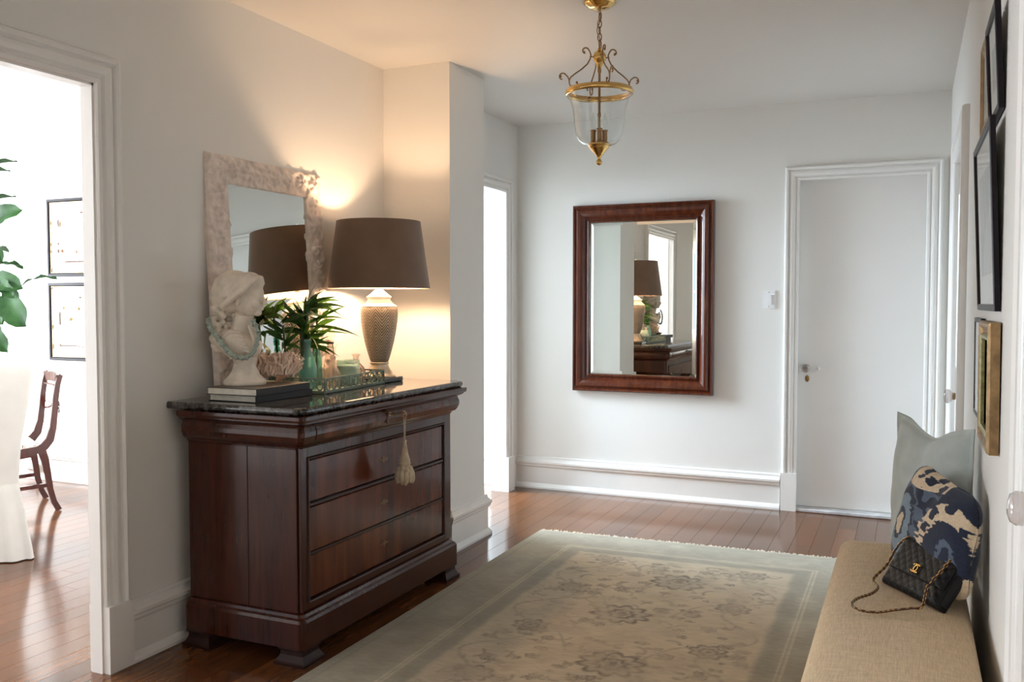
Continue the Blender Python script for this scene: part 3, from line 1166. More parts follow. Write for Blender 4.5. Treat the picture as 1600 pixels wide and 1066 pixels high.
MB().lathe([(.001, 2.378), (.006, 2.376), (.009, 2.368), (.014, 2.362), (.022, 2.356), (.027, 2.346), (.028, 2.336), (.025, 2.326), (.018, 2.318), (.014, 2.312), (.014, 2.306), (.009, 2.30), (.007, 2.29), (.001, 2.29)], 26, c0).build('hub', 'brass', pl)
MB().lathe([(.007, 2.295), (.0085, 2.28), (.005, 2.27), (.005, 2.11), (.008, 2.105), (.008, 2.095), (.005, 2.09), (.005, 1.985)], 12, c0).build('stem', 'old_brass', pl)


def spiral(cx, cz, r0, a0, turns, s):
    out = []
    for i in range(15):
        t = i / 14
        a = a0 + s * turns * 2 * PI * t
        r = r0 * (1 - .62 * t)
        out.append((cx + r * math.cos(a), cz + r * math.sin(a)))
    return out


for k in range(4):
    th = math.atan2(R_.y, R_.x) + .22 + k * PI / 2
    arm = MB()

    def A(pts, r):
        arm.tube([(PX + q * math.cos(th), PY_ + q * math.sin(th), z) for q, z in pts], r, 8)
    A([(.026, 2.338), (.042, 2.338)], .0028)
    main = [(.052, 2.372), (.044, 2.362), (.038, 2.348), (.040, 2.33), (.052, 2.308), (.078, 2.284), (.104, 2.266), (.124, 2.25), (.131, 2.236), (.130, 2.222), (.122, 2.209)]
    A(spiral(.062, 2.358, .017, 2.3, -.62, 1)[::-1] + main[1:], .0030)
    A(spiral(.104, 2.222, .019, -.35, .62, -1), .0028)
    A([(.131, 2.238), (.138, 2.252), (.150, 2.262)] + spiral(.160, 2.246, .019, 2.0, -.55, 1), .0028)
    for q, z in ((.067, 2.365 - .01), (.098, 2.229), (.168, 2.25)):
        arm.ball((PX + q * math.cos(th), PY_ + q * math.sin(th), z), .0052, 8, 6)
    arm.build('scroll_arm', 'old_brass', pl)
MB().lathe([(.128, 2.183), (.137, 2.181), (.142, 2.187), (.142, 2.197), (.138, 2.205), (.130, 2.206), (.126, 2.204), (.126, 2.186), (.128, 2.183)], 56, c0, cap=False).build('ring', 'brass', pl)
gl = [(.046, 1.972), (.066, 1.978), (.086, 1.996), (.097, 2.022), (.103, 2.055), (.107, 2.095), (.113, 2.135), (.124, 2.168), (.136, 2.181)]
MB().lathe(gl, 56, c0, cap=False).build('glass_bell', 'bell_glass', pl)
MB().lathe([(.001, 1.982), (.046, 1.981), (.049, 1.976), (.045, 1.971), (.041, 1.970), (.041, 1.964), (.036, 1.960), (.034, 1.955), (.029, 1.952), (.027, 1.946), (.021, 1.943),
            (.019, 1.937), (.013, 1.933), (.009, 1.926), (.006, 1.919), (.008, 1.915), (.012, 1.909), (.013, 1.902), (.010, 1.895), (.001, 1.891)], 32, c0).build('bottom_cap', 'brass', pl)
for k in range(3):
    a = .9 + k * 2 * PI / 3
    x, y = PX + .028 * math.cos(a), PY_ + .028 * math.sin(a)
    MB().lathe([(.012, 1.982), (.013, 1.99), (.009, 1.996), (.0105, 2.0), (.0105, 2.032), (.013, 2.036), (.013, 2.040), (.001, 2.041)], 14, (x, y, 0)).build('candle_socket', 'old_brass', pl)
    MB().lathe([(.006, 2.041), (.008, 2.05), (.0115, 2.066), (.0105, 2.082), (.006, 2.10), (.0015, 2.113), (.0001, 2.116)], 12, (x, y, 0)).build('bulb', 'bell_glass', pl)

# =================================================================== THINGS ON THE CHEST
TOP = .9405
M['page'] = simple('book_pages', (0.66, 0.63, 0.55), .85, var=.08, vscale=40)
M['book_black'] = simple('black_cloth_cover', (.016, .016, .018), .55, var=.2, vscale=60)
M['book_brown'] = simple('grey_brown_cover', (.14, .115, .095), .45, var=.1, vscale=20)


def book(label, loc, rz, wx, ly, th, cover):
    t = thing('book', label, 'book', loc, rz, 'art books on the marble top')
    c = MB()
    c.box((-wx, 0, 0), (0, ly, .0025), .0006)
    c.box((-wx, 0, th - .0025), (0, ly, th), .0006)
    c.box((-.0035, 0, .001), (0, ly, th - .001), .0006)
    c.build('cover', cover, t, world=False)
    MB().box((-wx + .006, .004, .0026), (-.0036, ly - .004, th - .0026)).build('pages', 'page', t, world=False)
    return t


b1 = book('black art book, lower of the two under the plaster bust', (-2.238, 2.690, TOP + .0003), -.03, .235, .335, .0265, 'book_black')
b2 = book('grey-brown topped art book directly under the plaster bust', (-2.222, 2.676, TOP + .0270), .02, .238, .335, .0275, ['book_black', 'book_brown'])
cov = b2.children[0] if b2.children[0].name.startswith('cover') else b2.children[1]
for p in cov.data.polygons:
    if p.center.z > .02 and p.normal.z > .5:
        p.material_index = 1
BT = TOP + .0548

# ---- plaster bust of a hooded girl
M['plaster'] = simple('weathered_plaster', (0.74, 0.66, 0.56), .85, var=.16, vscale=18, bump=.35, bscale=90, bdist=.002)
bust = thing('bust', 'weathered cream plaster bust of a hooded girl on stacked books', 'sculpture', (-2.395, 2.815, BT), .24)
bm_ = MB()
E_ = lambda c, s, n=20, m=14: bm_.ball(c, 1.0, n, m, s)


def Erot(c, s, ry, rx=0, n=20, m=14):
    st0 = len(bm_.v)
    bm_.ball((0, 0, 0), 1.0, n, m, s)
    mt = Matrix.Rotation(ry, 3, 'Y') @ Matrix.Rotation(rx, 3, 'X')
    for i in range(st0, len(bm_.v)):
        p = mt @ Vector(bm_.v[i])
        bm_.v[i] = (p.x + c[0], p.y + c[1], p.z + c[2])


bm_.lathe([(.001, 0), (.082, 0), (.084, .010), (.081, .018), (.070, .026), (.058, .040), (.046, .062), (.040, .084), (.043, .094), (.047, .100), (.044, .108), (.001, .112)], 40, (0, 0, 0))
# torso
Erot((-.020, 0, .158), (.070, .088, .060), 0)
Erot((.018, 0, .150), (.050, .062, .048), .3)
Erot((-.035, -.055, .175), (.052, .036, .044), .2)
Erot((-.035, .055, .175), (.052, .036, .044), .2)
Erot((-.070, 0, .180), (.048, .078, .044), .35)
# drapery folds across the chest
for k in range(6):
    f = k / 5
    pts = [(.030 + .020 * f - .085 * t, -.086 + .03 * f + (-.004 + .012 * f) * t, .205 - .075 * f + .02 * math.sin(t * 3) - .03 * t) for t in [i / 8 for i in range(9)]]
    bm_.tube(pts, [.0085 - .003 * abs(i / 4 - 1) for i in range(9)], 8)
for k in range(4):
    f = k / 3
    bm_.tube([(.045 + .012 * f, -.052 + .03 * f, .235 - .01 * f), (.062 - .006 * f, -.045 + .032 * f, .18), (.045, -.03 + .03 * f, .12)], [.006, .008, .005], 8)
# shoulder roll at the back left
Erot((-.088, -.048, .175), (.036, .030, .022), .5)
Erot((-.092, -.040, .148), (.030, .030, .018), .7)
# neck
bm_.tube([(-.018, 0, .17), (-.012, 0, .22), (.002, 0, .275)], [.052, .039, .037], 18)
# head
Erot((.004, 0, .350), (.064, .058, .072), .1)
Erot((.030, 0, .318), (.042, .042, .048), -.2)
E_((.056, 0, .283), (.017, .018, .014))                # chin
Erot((.045, 0, .355), (.034, .046, .05), 0)             # brow / forehead
E_((.060, -.026, .318), (.016, .018, .020))             # cheeks
E_((.060, .026, .318), (.016, .018, .020))
bm_.tube([(.072, 0, .358), (.080, 0, .338), (.088, 0, .322), (.080, 0, .315)], [.007, .008, .010, .008], 10)   # nose
E_((.073, 0, .304), (.010, .014, .0055))                # lips
E_((.072, 0, .296), (.009, .012, .0050))
for s in (-1, 1):
    E_((.068, s * .019, .340), (.009, .012, .006))      # eyes
    bm_.tube([(.070, s * .008, .352), (.072, s * .02, .356), (.062, s * .034, .352)], [.004, .005, .003], 8)
    E_((.000, s * .057, .325), (.011, .006, .018))      # ears
# hood: shell of overlapping cloth from brow to nape, falling lower on the near cheek
Erot((-.022, 0, .378), (.088, .074, .068), .45)
Erot((-.052, 0, .350), (.060, .072, .078), .5)
Erot((.026, 0, .395), (.050, .062, .048), .2)
bm_.tube([(.066, -.010, .420), (.052, -.048, .400), (.022, -.070, .365), (-.020, -.078, .332), (-.062, -.070, .305)], [.012, .013, .013, .013, .011], 10)
bm_.tube([(.066, .010, .420), (.052, .048, .400), (.022, .068, .365), (-.020, .074, .332), (-.062, .066, .305)], [.012, .013, .013, .013, .011], 10)
for k in range(5):
    f = k / 4
    bm_.tube([(.045 - .06 * f, -.040 - .01 * f, .430 - .012 * f), (.015 - .06 * f, -.070, .395 - .02 * f), (-.025 - .045 * f, -.080 + .016 * f, .345 - .01 * f)], [.007, .009, .006], 8)
bm_.tube([(-.045, 0, .440), (-.088, -.02, .400), (-.108, -.02, .345), (-.098, -.02, .300)], [.022, .026, .026, .016], 12)
# ringlets at the nape
rr = random.Random(8)
for i in range(22):
    E_((-.092 + rr.uniform(-.016, .028), -.045 + rr.uniform(-.02, .06), .215 + rr.uniform(0, .085)), (.014, .014, .012), 10, 8)
for i in range(8):
    bm_.ball((.055 - i * .012, -.050 - .002 * i, .402 - i * .010), .009, 8, 6)
me = remesh(bm_, .0030, 2)
link_mesh('bust_body', me, 'plaster', bust)

# ---- rope of pale green beads round its neck
M['sea_glass'] = simple('pale_sea_glass', (0.33, 0.40, 0.34), .35, var=.25, vscale=60, coat=.2)
nk = thing('bead_rope', 'rope of pale sea-green beads draped over the plaster bust', 'necklace', (-2.395, 2.815, BT + .11), .24)
path = [(-.125, -.02, .150), (-.116, -.068, .142), (-.098, -.092, .120), (-.066, -.108, .090), (-.034, -.112, .052), (-.008, -.107, .020), (.018, -.098, .002), (.048, -.083, .000), (.068, -.064, .020),
        (.080, -.052, .055), (.082, -.046, .090), (.074, -.046, .120), (.062, -.044, .140)]
m = MB()


def resample(path, step):
    out = [Vector(path[0])]
    for a, b in zip(path[:-1], path[1:]):
        a, b = Vector(a), Vector(b)
        n = max(1, int((b - a).length / step))
        for i in range(1, n + 1):
            out.append(a.lerp(b, i / n))
    return out


rp = resample(path, .0105)
for i, p in enumerate(rp):
    r = .0095 - .0022 * (i / len(rp))
    m.ball(p, r, 9, 6)
    for q in range(3):
        a = i * 1.1 + q * 2.1
        m.ball(p + Vector((math.cos(a), .4 * math.sin(a), math.sin(a))) * .0065, r * .62, 7, 5)
m.cyl((-.128, -.012, .152), (-.106, -.080, .134), .0125, .0105, 12)
m.build('beads', 'sea_glass', nk, world=False)

# ---- branching coral on the end of the books
M['coral'] = simple('pink_cream_coral', (0.88, 0.68, 0.55), .8, var=.18, vscale=30, bump=.4, bscale=250)
M['shell'] = simple('pink_shell', (0.55, 0.33, 0.23), .4, var=.25, vscale=30)
CC = Vector((-2.372, 2.982, BT))
co = thing('coral', 'clump of pinkish cream branching coral on the books beside the bust', 'coral', CC)
m = MB()
rc = random.Random(12)
dirx = Vector((R_.x, R_.y, 0))
m.ball((0, 0, .040), 1, 16, 10, (.042, .030, .024))
for i in range(340):
    th = rc.uniform(0, 2 * PI)
    ph = rc.uniform(-.15, 1.35)
    base = dirx * rc.uniform(-.062, .062) + Vector((0, rc.uniform(-.042, .035), rc.uniform(.016, .062)))
    d = Vector((math.cos(th) * math.cos(ph), math.sin(th) * math.cos(ph), math.sin(ph)))
    L = rc.uniform(.030, .052)
    d = (d * .8 + dirx * .2 + Vector((0, 0, .8))).normalized()
    tip = base + d * L
    tip.z = max(.006, tip.z)
    mid_ = base.lerp(tip, .55) + Vector((rc.uniform(-.006, .006), rc.uniform(-.006, .006), rc.uniform(-.002, .008)))
    m.tube([base, mid_, tip], [.0050, .0050, .0044], 6)
    for q in range(3):
        t = rc.uniform(.5, 1.0)
        s0 = mid_.lerp(tip, t)
        m.tube([s0, s0 + Vector((rc.uniform(-1, 1), rc.uniform(-1, 1), rc.uniform(0, 1.2))) * .010], [.0028, .0015], 4)
m.xform(lambda p: Vector((p.x * 1.1, p.y * 1.1, max(p.z * 1.12, .0005))))
m.build('branches', 'coral', co, world=False)
shl = MB()
vs, fs = [], []
for i in range(9):
    for j in range(17):
        t, a = i / 8, -1.0 + 2.0 * j / 16
        r = .052 * t * (1 + .03 * math.cos(j * PI))
        vs.append((r * math.cos(a), r * math.sin(a), .024 * t * t * (1.0 + .06 * math.cos(j * PI)) + .001))
for i in range(8):
    for j in range(16):
        fs.append((i * 17 + j, (i + 1) * 17 + j, (i + 1) * 17 + j + 1, i * 17 + j + 1))
o_ = len(vs)
vs2 = [(x, y, z + .0022) for x, y, z in vs]
shl.add(vs + vs2, fs + [tuple(k + o_ for k in f[::-1]) for f in fs], True)
so = shl.build('shell', 'shell', None)
so.location = (-2.322, 2.900, BT + .001)
so.rotation_euler = (0, 0, 1.0)
tag(so, 'small pink scallop shell between the bust and the coral', 'shell')

# ---- fretwork tray
M['mint'] = simple('grey_mint_lacquer', (0.17, 0.235, 0.195), .4, var=.08, vscale=20)
TR = math.atan2(.53, -.045)
tray = thing('tray', 'grey-green fretwork gallery tray holding bottles and a candle', 'tray', (-2.2, 3.072, TOP), TR)
# local: x along the long side, y to the left (towards the wall)
TLn, TWd, TH = .525, .262, .066
MB().box((0, 0, 0.0), (TLn, TWd, .006), .001).build('base', 'mint', tray, world=False)


def fret(p0, p1, out):
    p0, p1, out = Vector(p0), Vector(p1), Vector(out)
    L = (p1 - p0).length
    d = (p1 - p0).normalized()
    Mx = lambda a, b, h: tuple(p0 + d * a + out * h + Vector((0, 0, b)))
    m = MB()
    m.prism([(0, .004), (L, .004), (L, .013), (0, .013)], 0, .004, Mx)
    m.prism([(0, TH - .006), (L, TH - .006), (L, TH), (0, TH)], -.001, .005, Mx)
    n = max(3, round(L / .047))
    w = L / n
    zc = (.013 + TH - .006) / 2
    hh = (TH - .006 - .013) / 2
    for i in range(n):
        c = w * (i + .5)
        ro, ri = hh, hh - .0055
        oc = lambda r, rx: [(c + rx * math.cos(PI / 8 + k * PI / 4), zc + r * math.sin(PI / 8 + k * PI / 4)) for k in range(8)]
        A_, B_ = oc(ro * 1.06, w * .40), oc(ri * 1.06, w * .40 - .005)
        vs = [Mx(a, b, .0005) for a, b in A_ + B_] + [Mx(a, b, .0040) for a, b in A_ + B_]
        fs = []
        for k in range(8):
            k2 = (k + 1) % 8
            fs += [(k, k2, 8 + k2, 8 + k), (16 + k, 24 + k, 24 + k2, 16 + k2), (k, 16 + k, 16 + k2, k2), (8 + k, 8 + k2, 24 + k2, 24 + k)]
        m.add(vs, fs)
        for b in (zc - hh * .42, zc + hh * .42):
            m.prism([(w * i, b - .002), (c - w * .34, b - .002), (c - w * .34, b + .002), (w * i, b + .002)], .0005, .004, Mx)
            m.prism([(c + w * .34, b - .002), (w * (i + 1), b - .002), (w * (i + 1), b + .002), (c + w * .34, b + .002)], .0005, .004, Mx)
    for a in (0, L):
        m.prism([(a - .003, 0), (a + .003, 0), (a + .003, TH), (a - .003, TH)], -.001, .0048, Mx)
    m.build('fretwork_side', 'mint', tray, world=False)


fret((0, 0, 0), (TLn, 0, 0), (0, -1, 0))
fret((0, TWd, 0), (TLn, TWd, 0), (0, 1, 0))
fret((0, 0, 0), (0, TWd, 0), (-1, 0, 0))
fret((TLn, 0, 0), (TLn, TWd, 0), (1, 0, 0))
TB = TOP + .0062


def bottle(label, x, y, prof, mat, group='bottles on the tray', stopper=None, name='bottle', cat='bottle', n=24):
    t = thing(name, label, cat, (x, y, TB), 0, group)
    inner = [(max(.001, r - .002), z + .002) for r, z in prof]
    b = MB().lathe(prof, n, (0, 0, 0), cap=True)
    b.f = b.f[:-1]; b.sm = b.sm[:-1]; b.mi = b.mi[:-1]
    b.build('glass_body', mat, t, world=False)
    if stopper:
        for nm, pr, mt in stopper:
            MB().lathe(pr, 18).build(nm, mt, t, world=False)
    return t


def bprof(R, H, neck, hs, lip=1.25, hn=None):
    return [(R * .92, 0), (R, .004), (R, hs * .5), (R, hs * .8), (R * .93, hs * .92), (R * .72, hs * 1.08), ((R + neck) * .42, hs * 1.25), (neck, hs * 1.42), (neck, H - .014),
            (neck * lip, H - .011), (neck * lip, H - .002), (neck * .9, H)]


bottle('tall teal glass bottle at the front left corner of the tray', -2.352, 3.165, bprof(.038, .215, .0125, .115, 1.3), 'teal_glass')
bottle('clear glass bottle just behind the teal bottle on the tray', -2.372, 3.262, bprof(.030, .205, .010, .12), 'pale_glass')
bottle('small frosted pink glass flask in the middle of the tray', -2.330, 3.315, bprof(.033, .138, .0115, .07), 'pink_glass')
bottle('green glass bottle holding a bamboo stem at the back of the tray', -2.440, 3.345, bprof(.026, .225, .0105, .13), 'green_glass',
       stopper=[('neck_band', [(.0135, .188), (.0145, .190), (.0145, .210), (.0135, .212)], M['green_glass'])])
M['wire'] = simple('dark_wire', (.05, .035, .03), .4, metal=.7)
sw = bottle('tall pink glass bottle with a round stopper held by wire', -2.432, 3.440, [(.034, 0), (.035, .004), (.034, .06), (.028, .10), (.020, .14), (.0145, .165), (.0135, .188), (.016, .190), (.016, .198), (.012, .20)], 'pink_glass',
            stopper=[('stopper', [(.011, .199), (.012, .206), (.020, .212), (.023, .222), (.023, .236), (.018, .246), (.001, .250)], M['pale_glass']), ('wire_collar', [(.0155, .183), (.0175, .185), (.0175, .190), (.0155, .192)], M['wire'])])
MB().tube([(.016, -.004, .186), (.022, -.008, .165), (.028, -.012, .135), (.036, -.014, .105)], .0016, 6).build('wire_bail', 'wire', sw, world=False)
bottle('small clear vase with a flared lip at the back of the tray', -2.468, 3.515, [(.020, 0), (.021, .003), (.020, .06), (.013, .10), (.011, .14), (.015, .165), (.023, .178), (.022, .179)], 'pale_glass', name='vase', cat='vase')
rbp = [(.040, 0), (.042, .004), (.044, .03), (.043, .05), (.036, .07), (.022, .085), (.014, .093), (.0135, .12), (.020, .130), (.021, .133), (.015, .134)]
rb_ = bottle('squat ribbed pink glass bottle at the right end of the tray', -2.352, 3.530, rbp, 'pink_glass')
g_ = MB()
for k in range(20):
    a = 2 * PI * k / 20
    g_.tube([((r + .0004) * math.cos(a), (r + .0004) * math.sin(a), z) for r, z in rbp[1:7]], .0017, 5)
g_.build('ribs', 'pink_glass', rb_, world=False)

# candle in a wide frosted glass
M['wax'] = simple('white_wax', (.80, .80, .74), .5, var=.02)
M['frost'] = thin_glass('frosted_green_glass', (.74, .86, .80), .2, .35)
cd = thing('candle', 'white wax candle in a wide frosted green glass on the tray', 'candle', (-2.330, 3.432, TB))
MB().lathe([(.046, 0), (.050, .003), (.052, .02), (.052, .112), (.0495, .112), (.0495, .02), (.046, .006), (.001, .005)], 36).build('candle_glass', 'frost', cd, world=False)
MB().lathe([(.048, .0065), (.049, .02), (.049, .085), (.045, .090), (.001, .091)], 32).build('wax', 'wax', cd, world=False)
MB().cyl((0, 0, .088), (.001, .001, .103), .0013, n=6).build('wick', 'dark_void', cd, world=False)

# ---- lucky bamboo
M['bamboo_leaf'] = None


def leafmat(name, dark, light, rough=.4, trans=.28, spec=.5):
    m = NT(name)
    tc = m.node('ShaderNodeTexCoord')
    nz = m.noise(tc.outputs['Object'], 14, 3)
    c = m.ramp(nz, [(.3, dark), (.7, light)])
    m.base(c)
    m.b.inputs['Roughness'].default_value = rough
    m.b.inputs['Specular IOR Level'].default_value = spec
    out = m.n['Material Output']
    tr = m.node('ShaderNodeBsdfTranslucent')
    m.link(m.mix(.5, c, (light[0] * 2.2, light[1] * 2.0, light[2])), tr.inputs[0])
    mx = m.node('ShaderNodeMixShader')
    mx.inputs[0].default_value = trans
    m.link(m.b.outputs[0], mx.inputs[1])
    m.link(tr.outputs[0], mx.inputs[2])
    m.link(mx.outputs[0], out.inputs[0])
    return m.m


M['bamboo_leaf'] = leafmat('bamboo_leaf', (.020, .060, .012), (.065, .16, .030), .35)
M['bamboo_stem'] = simple('bamboo_stem', (.050, .095, .030), .4, var=.3, vscale=40)
M['fig_leaf'] = leafmat('fig_leaf', (.007, .034, .007), (.022, .080, .014), .6, .08, .2)


def blade(mb, base, d, L, W, droop, up=Vector((0, 0, 1)), segs=8, cup=.25, roll=0.0):
    d = Vector(d).normalized()
    side = d.cross(up)
    side = side.normalized() if side.length > 1e-3 else Vector((1, 0, 0))
    side = Matrix.Rotation(roll, 3, d) @ side
    n = side.cross(d).normalized()
    vs = []
    for i in range(segs + 1):
        t = i / segs
        p = Vector(base) + d * (L * t) - Vector((0, 0, 1)) * (droop * L * t * t) + n * 0
        w = W * .5 * (math.sin(PI * min(1, t * 1.02 + .03)) ** .8 if t < 1 else 0) * (1.15 - .45 * t) + .0004
        vs += [p - side * w + n * (w * cup), p, p + side * w + n * (w * cup)]
    fs = []
    for i in range(segs):
        a = i * 3
        fs += [(a, a + 1, a + 4, a + 3), (a + 1, a + 2, a + 5, a + 4)]
    mb.add(vs, fs, True)


def bamboo(label, root, stems, leaves, seed):
    t = thing('lucky_bamboo', label, 'plant', root, 0, 'lucky bamboo stems on the tray')
    rb_ = random.Random(seed)
    m = MB()
    for a, b, r in stems:
        a, b = Vector(a), Vector(b)
        n = 6
        m.tube([a.lerp(b, i / n) for i in range(n + 1)], [r * (1.12 if i % 2 else 1.0) * (1 - .25 * i / n) for i in range(n + 1)], 8)
    m.build('stem', 'bamboo_stem', t, world=False)
    for base, d, L, W, dr_ in leaves:
        m = MB()
        blade(m, base, d, L, W, dr_, roll=rb_.uniform(.35, 1.25) * rb_.choice((-1, 1)))
        lim = -2.496 - root[0]      # leaves bend along the mirror glass behind them
        m.xform(lambda p: Vector((p.x if p.x > lim else lim + (p.x - lim) * .04, p.y, p.z)))
        m.build('leaf', 'bamboo_leaf', t, world=False)
    return t


rg = random.Random(21)
Rv, Fv = Vector((R_.x, R_.y, 0)), Vector((F_.x, F_.y, 0)).normalized()


def spray(center, n, L0, L1, z0, z1, seed, bias=0):
    r = random.Random(seed)
    out = []
    for i in range(n):
        a = 2 * PI * i * .382 + r.uniform(-.4, .4)
        el = r.uniform(-.05, 1.05)
        d = Rv * (math.cos(a) * math.cos(el) + bias) + Fv * (math.sin(a) * math.cos(el) * .55) + Vector((0, 0, math.sin(el) + .1))
        z = z0 + (z1 - z0) * ((i * .618) % 1)
        out.append((Vector(center) + Vector((0, 0, z)), d, r.uniform(L0, L1), r.uniform(.015, .026), r.uniform(.15, .6)))
    return out


# main clump stands in a dark glass behind the teal bottle
bx, by = -2.425, 3.235
vz = bottle('clear glass vase holding the bamboo clump, behind the teal bottle', bx, by, [(.024, 0), (.026, .004), (.027, .10), (.026, .135), (.027, .14), (.025, .141)], 'pale_glass', name='vase', cat='vase')
L1 = spray((.004, .004, 0), 58, .11, .20, .17, .36, 4)
# the long blades that reach out over the lamp side
L1 += [(Vector((.01, .01, .26)), Rv * 1 + Vector((0, 0, .12)), .235, .020, .30), (Vector((.01, .01, .24)), Rv * 1 + Vector((0, 0, .05)), .20, .018, .10),
       (Vector((.01, .01, .27)), Rv * 1 + Vector((0, 0, .62)), .21, .016, .12), (Vector((.01, .01, .28)), Rv * 1 + Vector((0, 0, .45)), .20, .020, .35),
       (Vector((0, 0, .22)), Rv * 1 + Vector((0, 0, .55)), .12, .034, .0), (Vector((.0, .0, .30)), Rv * .55 + Vector((0, 0, .9)), .13, .030, .0),
       (Vector((0, 0, .16)), Rv * .8 + Vector((0, 0, .5)), .13, .018, .05),
       (Vector((-.01, 0, .28)), -Rv + Vector((0, 0, .45)), .17, .026, .5), (Vector((-.01, 0, .24)), -Rv + Vector((0, 0, .3)), .15, .028, .9),
       (Vector((-.02, 0, .20)), -Rv * .6 + Vector((0, 0, -.4)), .12, .034, .2), (Vector((-.02, 0, .30)), -Rv + Vector((0, 0, .85)), .16, .024, .15)]
bamboo('thick clump of lucky bamboo with long arching leaves behind the teal bottle', (bx, by, TB + .004),
       [((-.008, .0, 0), (-.014, 0, .30), .0085), ((.008, .004, 0), (.016, .004, .33), .0085), ((0, -.009, 0), (.002, -.01, .28), .0085), ((0, .010, 0), (0, .016, .34), .0075)], L1, 1)
bamboo('single slim bamboo stem rising from the green bottle at the back of the tray', (-2.440, 3.345, TB + .01),
       [((0, 0, 0), (.004, .004, .36), .0055)], spray((.004, .004, 0), 12, .09, .14, .26, .36, 9), 2)
# left: short stem in a small bottle between coral and mirror
bottle('pale pink glass jar with one bamboo stem, left end of the tray', -2.425, 3.125, [(.030, 0), (.034, .004), (.035, .08), (.033, .11), (.020, .135), (.014, .15), (.016, .155), (.015, .156)], 'pink_glass')
bamboo('lucky bamboo stem leaning from the pale pink jar', (-2.425, 3.125, TB + .005),
       [((0, 0, 0), (-.022, -.004, .27), .0052)], spray((-.022, -.004, 0), 16, .10, .16, .17, .30, 14, -.15), 3)

# =================================================================== RUG
def vnoise(shape, cells, seed):
    rs = np.random.RandomState(seed)
    g = rs.rand(cells[0] + 2, cells[1] + 2)
    a = np.linspace(0, cells[0], shape[0], endpoint=False)
    b = np.linspace(0, cells[1], shape[1], endpoint=False)
    ia, ib = a.astype(int), b.astype(int)
    fa, fb = a - ia, b - ib
    fa, fb = (fa * fa * (3 - 2 * fa))[:, None], (fb * fb * (3 - 2 * fb))[None, :]
    g00, g10, g01, g11 = g[ia][:, ib], g[ia + 1][:, ib], g[ia][:, ib + 1], g[ia + 1][:, ib + 1]
    return (g00 * (1 - fa) + g10 * fa) * (1 - fb) + (g01 * (1 - fa) + g11 * fa) * fb


def s2l(c):
    c = np.array(c, float) / 255.0
    return np.where(c <= .04045, c / 12.92, ((c + .055) / 1.055) ** 2.4)


def grid_obj(name, X, Y, Z, C, mat, parent, smooth=True):
    nj, ni = X.shape
    vs = np.stack([X, Y, Z], -1).reshape(-1, 3)
    idx = np.arange(nj * ni).reshape(nj, ni)
    fs = np.stack([idx[:-1, :-1], idx[:-1, 1:], idx[1:, 1:], idx[1:, :-1]], -1).reshape(-1, 4)
    me = bpy.data.meshes.new(name)
    me.vertices.add(len(vs)); me.vertices.foreach_set('co', vs.ravel())
    me.loops.add(len(fs) * 4); me.loops.foreach_set('vertex_index', fs.ravel())
    me.polygons.add(len(fs)); me.polygons.foreach_set('loop_start', np.arange(len(fs)) * 4); me.polygons.foreach_set('loop_total', np.full(len(fs), 4))
    me.polygons.foreach_set('use_smooth', np.full(len(fs), smooth))
    me.update()
    if C is not None:
        at = me.color_attributes.new('col', 'FLOAT_COLOR', 'POINT')
        c4 = np.ones((len(vs), 4)); c4[:, :3] = C.reshape(-1, 3)
        at.data.foreach_set('color', c4.ravel())
    me.materials.append(M[mat])
    o = bpy.data.objects.new(name, me)
    COL.objects.link(o)
    o.parent = parent
    return o


RX0, RX1, RYN = -1.932, -0.125, .6
rug = thing('rug', 'faded beige and grey-green floral wool rug on the hall floor', 'rug', (0, 0, 0))
M['rug'] = attr_mat('rug_wool', .95, .6, 420, .25)
M['rug_edge'] = simple('rug_binding', (.30, .27, .20), .95, var=.2, vscale=60)
nx, nyr = 300, 620
u = np.linspace(0, 1, nx)[None, :] * np.ones((nyr, 1))
v = np.linspace(0, 1, nyr)[:, None] * np.ones((1, nx))
Xg = RX0 + (RX1 - RX0) * u
yfar = 4.787 + .0375 * (Xg - RX0)
Yg = RYN + (yfar - RYN) * v
sh = Xg.shape
field, motif, dark_ = s2l((182, 167, 140)), s2l((106, 95, 79)), s2l((84, 74, 62))
bord, bord2, warm = s2l((150, 142, 121)), s2l((112, 105, 90)), s2l((184, 154, 120))
n1, n2, n3 = vnoise(sh, (8, 4), 1), vnoise(sh, (40, 20), 2), vnoise(sh, (200, 90), 3)
C = field[None, None] * (0.86 + .28 * n2)[..., None]
C = C * (1 - .30 * n1[..., None]) + warm * (.30 * n1[..., None])
rr = np.random.RandomState(4)
ink = np.zeros(sh)
ink2 = np.zeros(sh)


def flower(cx, cy, r, petals, ph, strength, squash=1.0):
    m_ = (abs(Xg - cx) < r * 1.6) & (abs(Yg - cy) < r * 1.6)
    dx, dy = Xg[m_] - cx, (Yg[m_] - cy) * squash
    d, th = np.hypot(dx, dy), np.arctan2(dy, dx)
    edge = r * (.72 + .28 * np.abs(np.cos(petals * .5 * th + ph)))
    t = d / edge
    ring = np.clip(1 - abs(t - .85) / .16, 0, 1) + np.clip(1 - abs(t - .42) / .14, 0, 1) * .8 + (t < .16) * .7
    fill = (t < .95) * .35
    ink[m_] = np.maximum(ink[m_], (np.clip(ring, 0, 1) * .8 + fill) * strength)


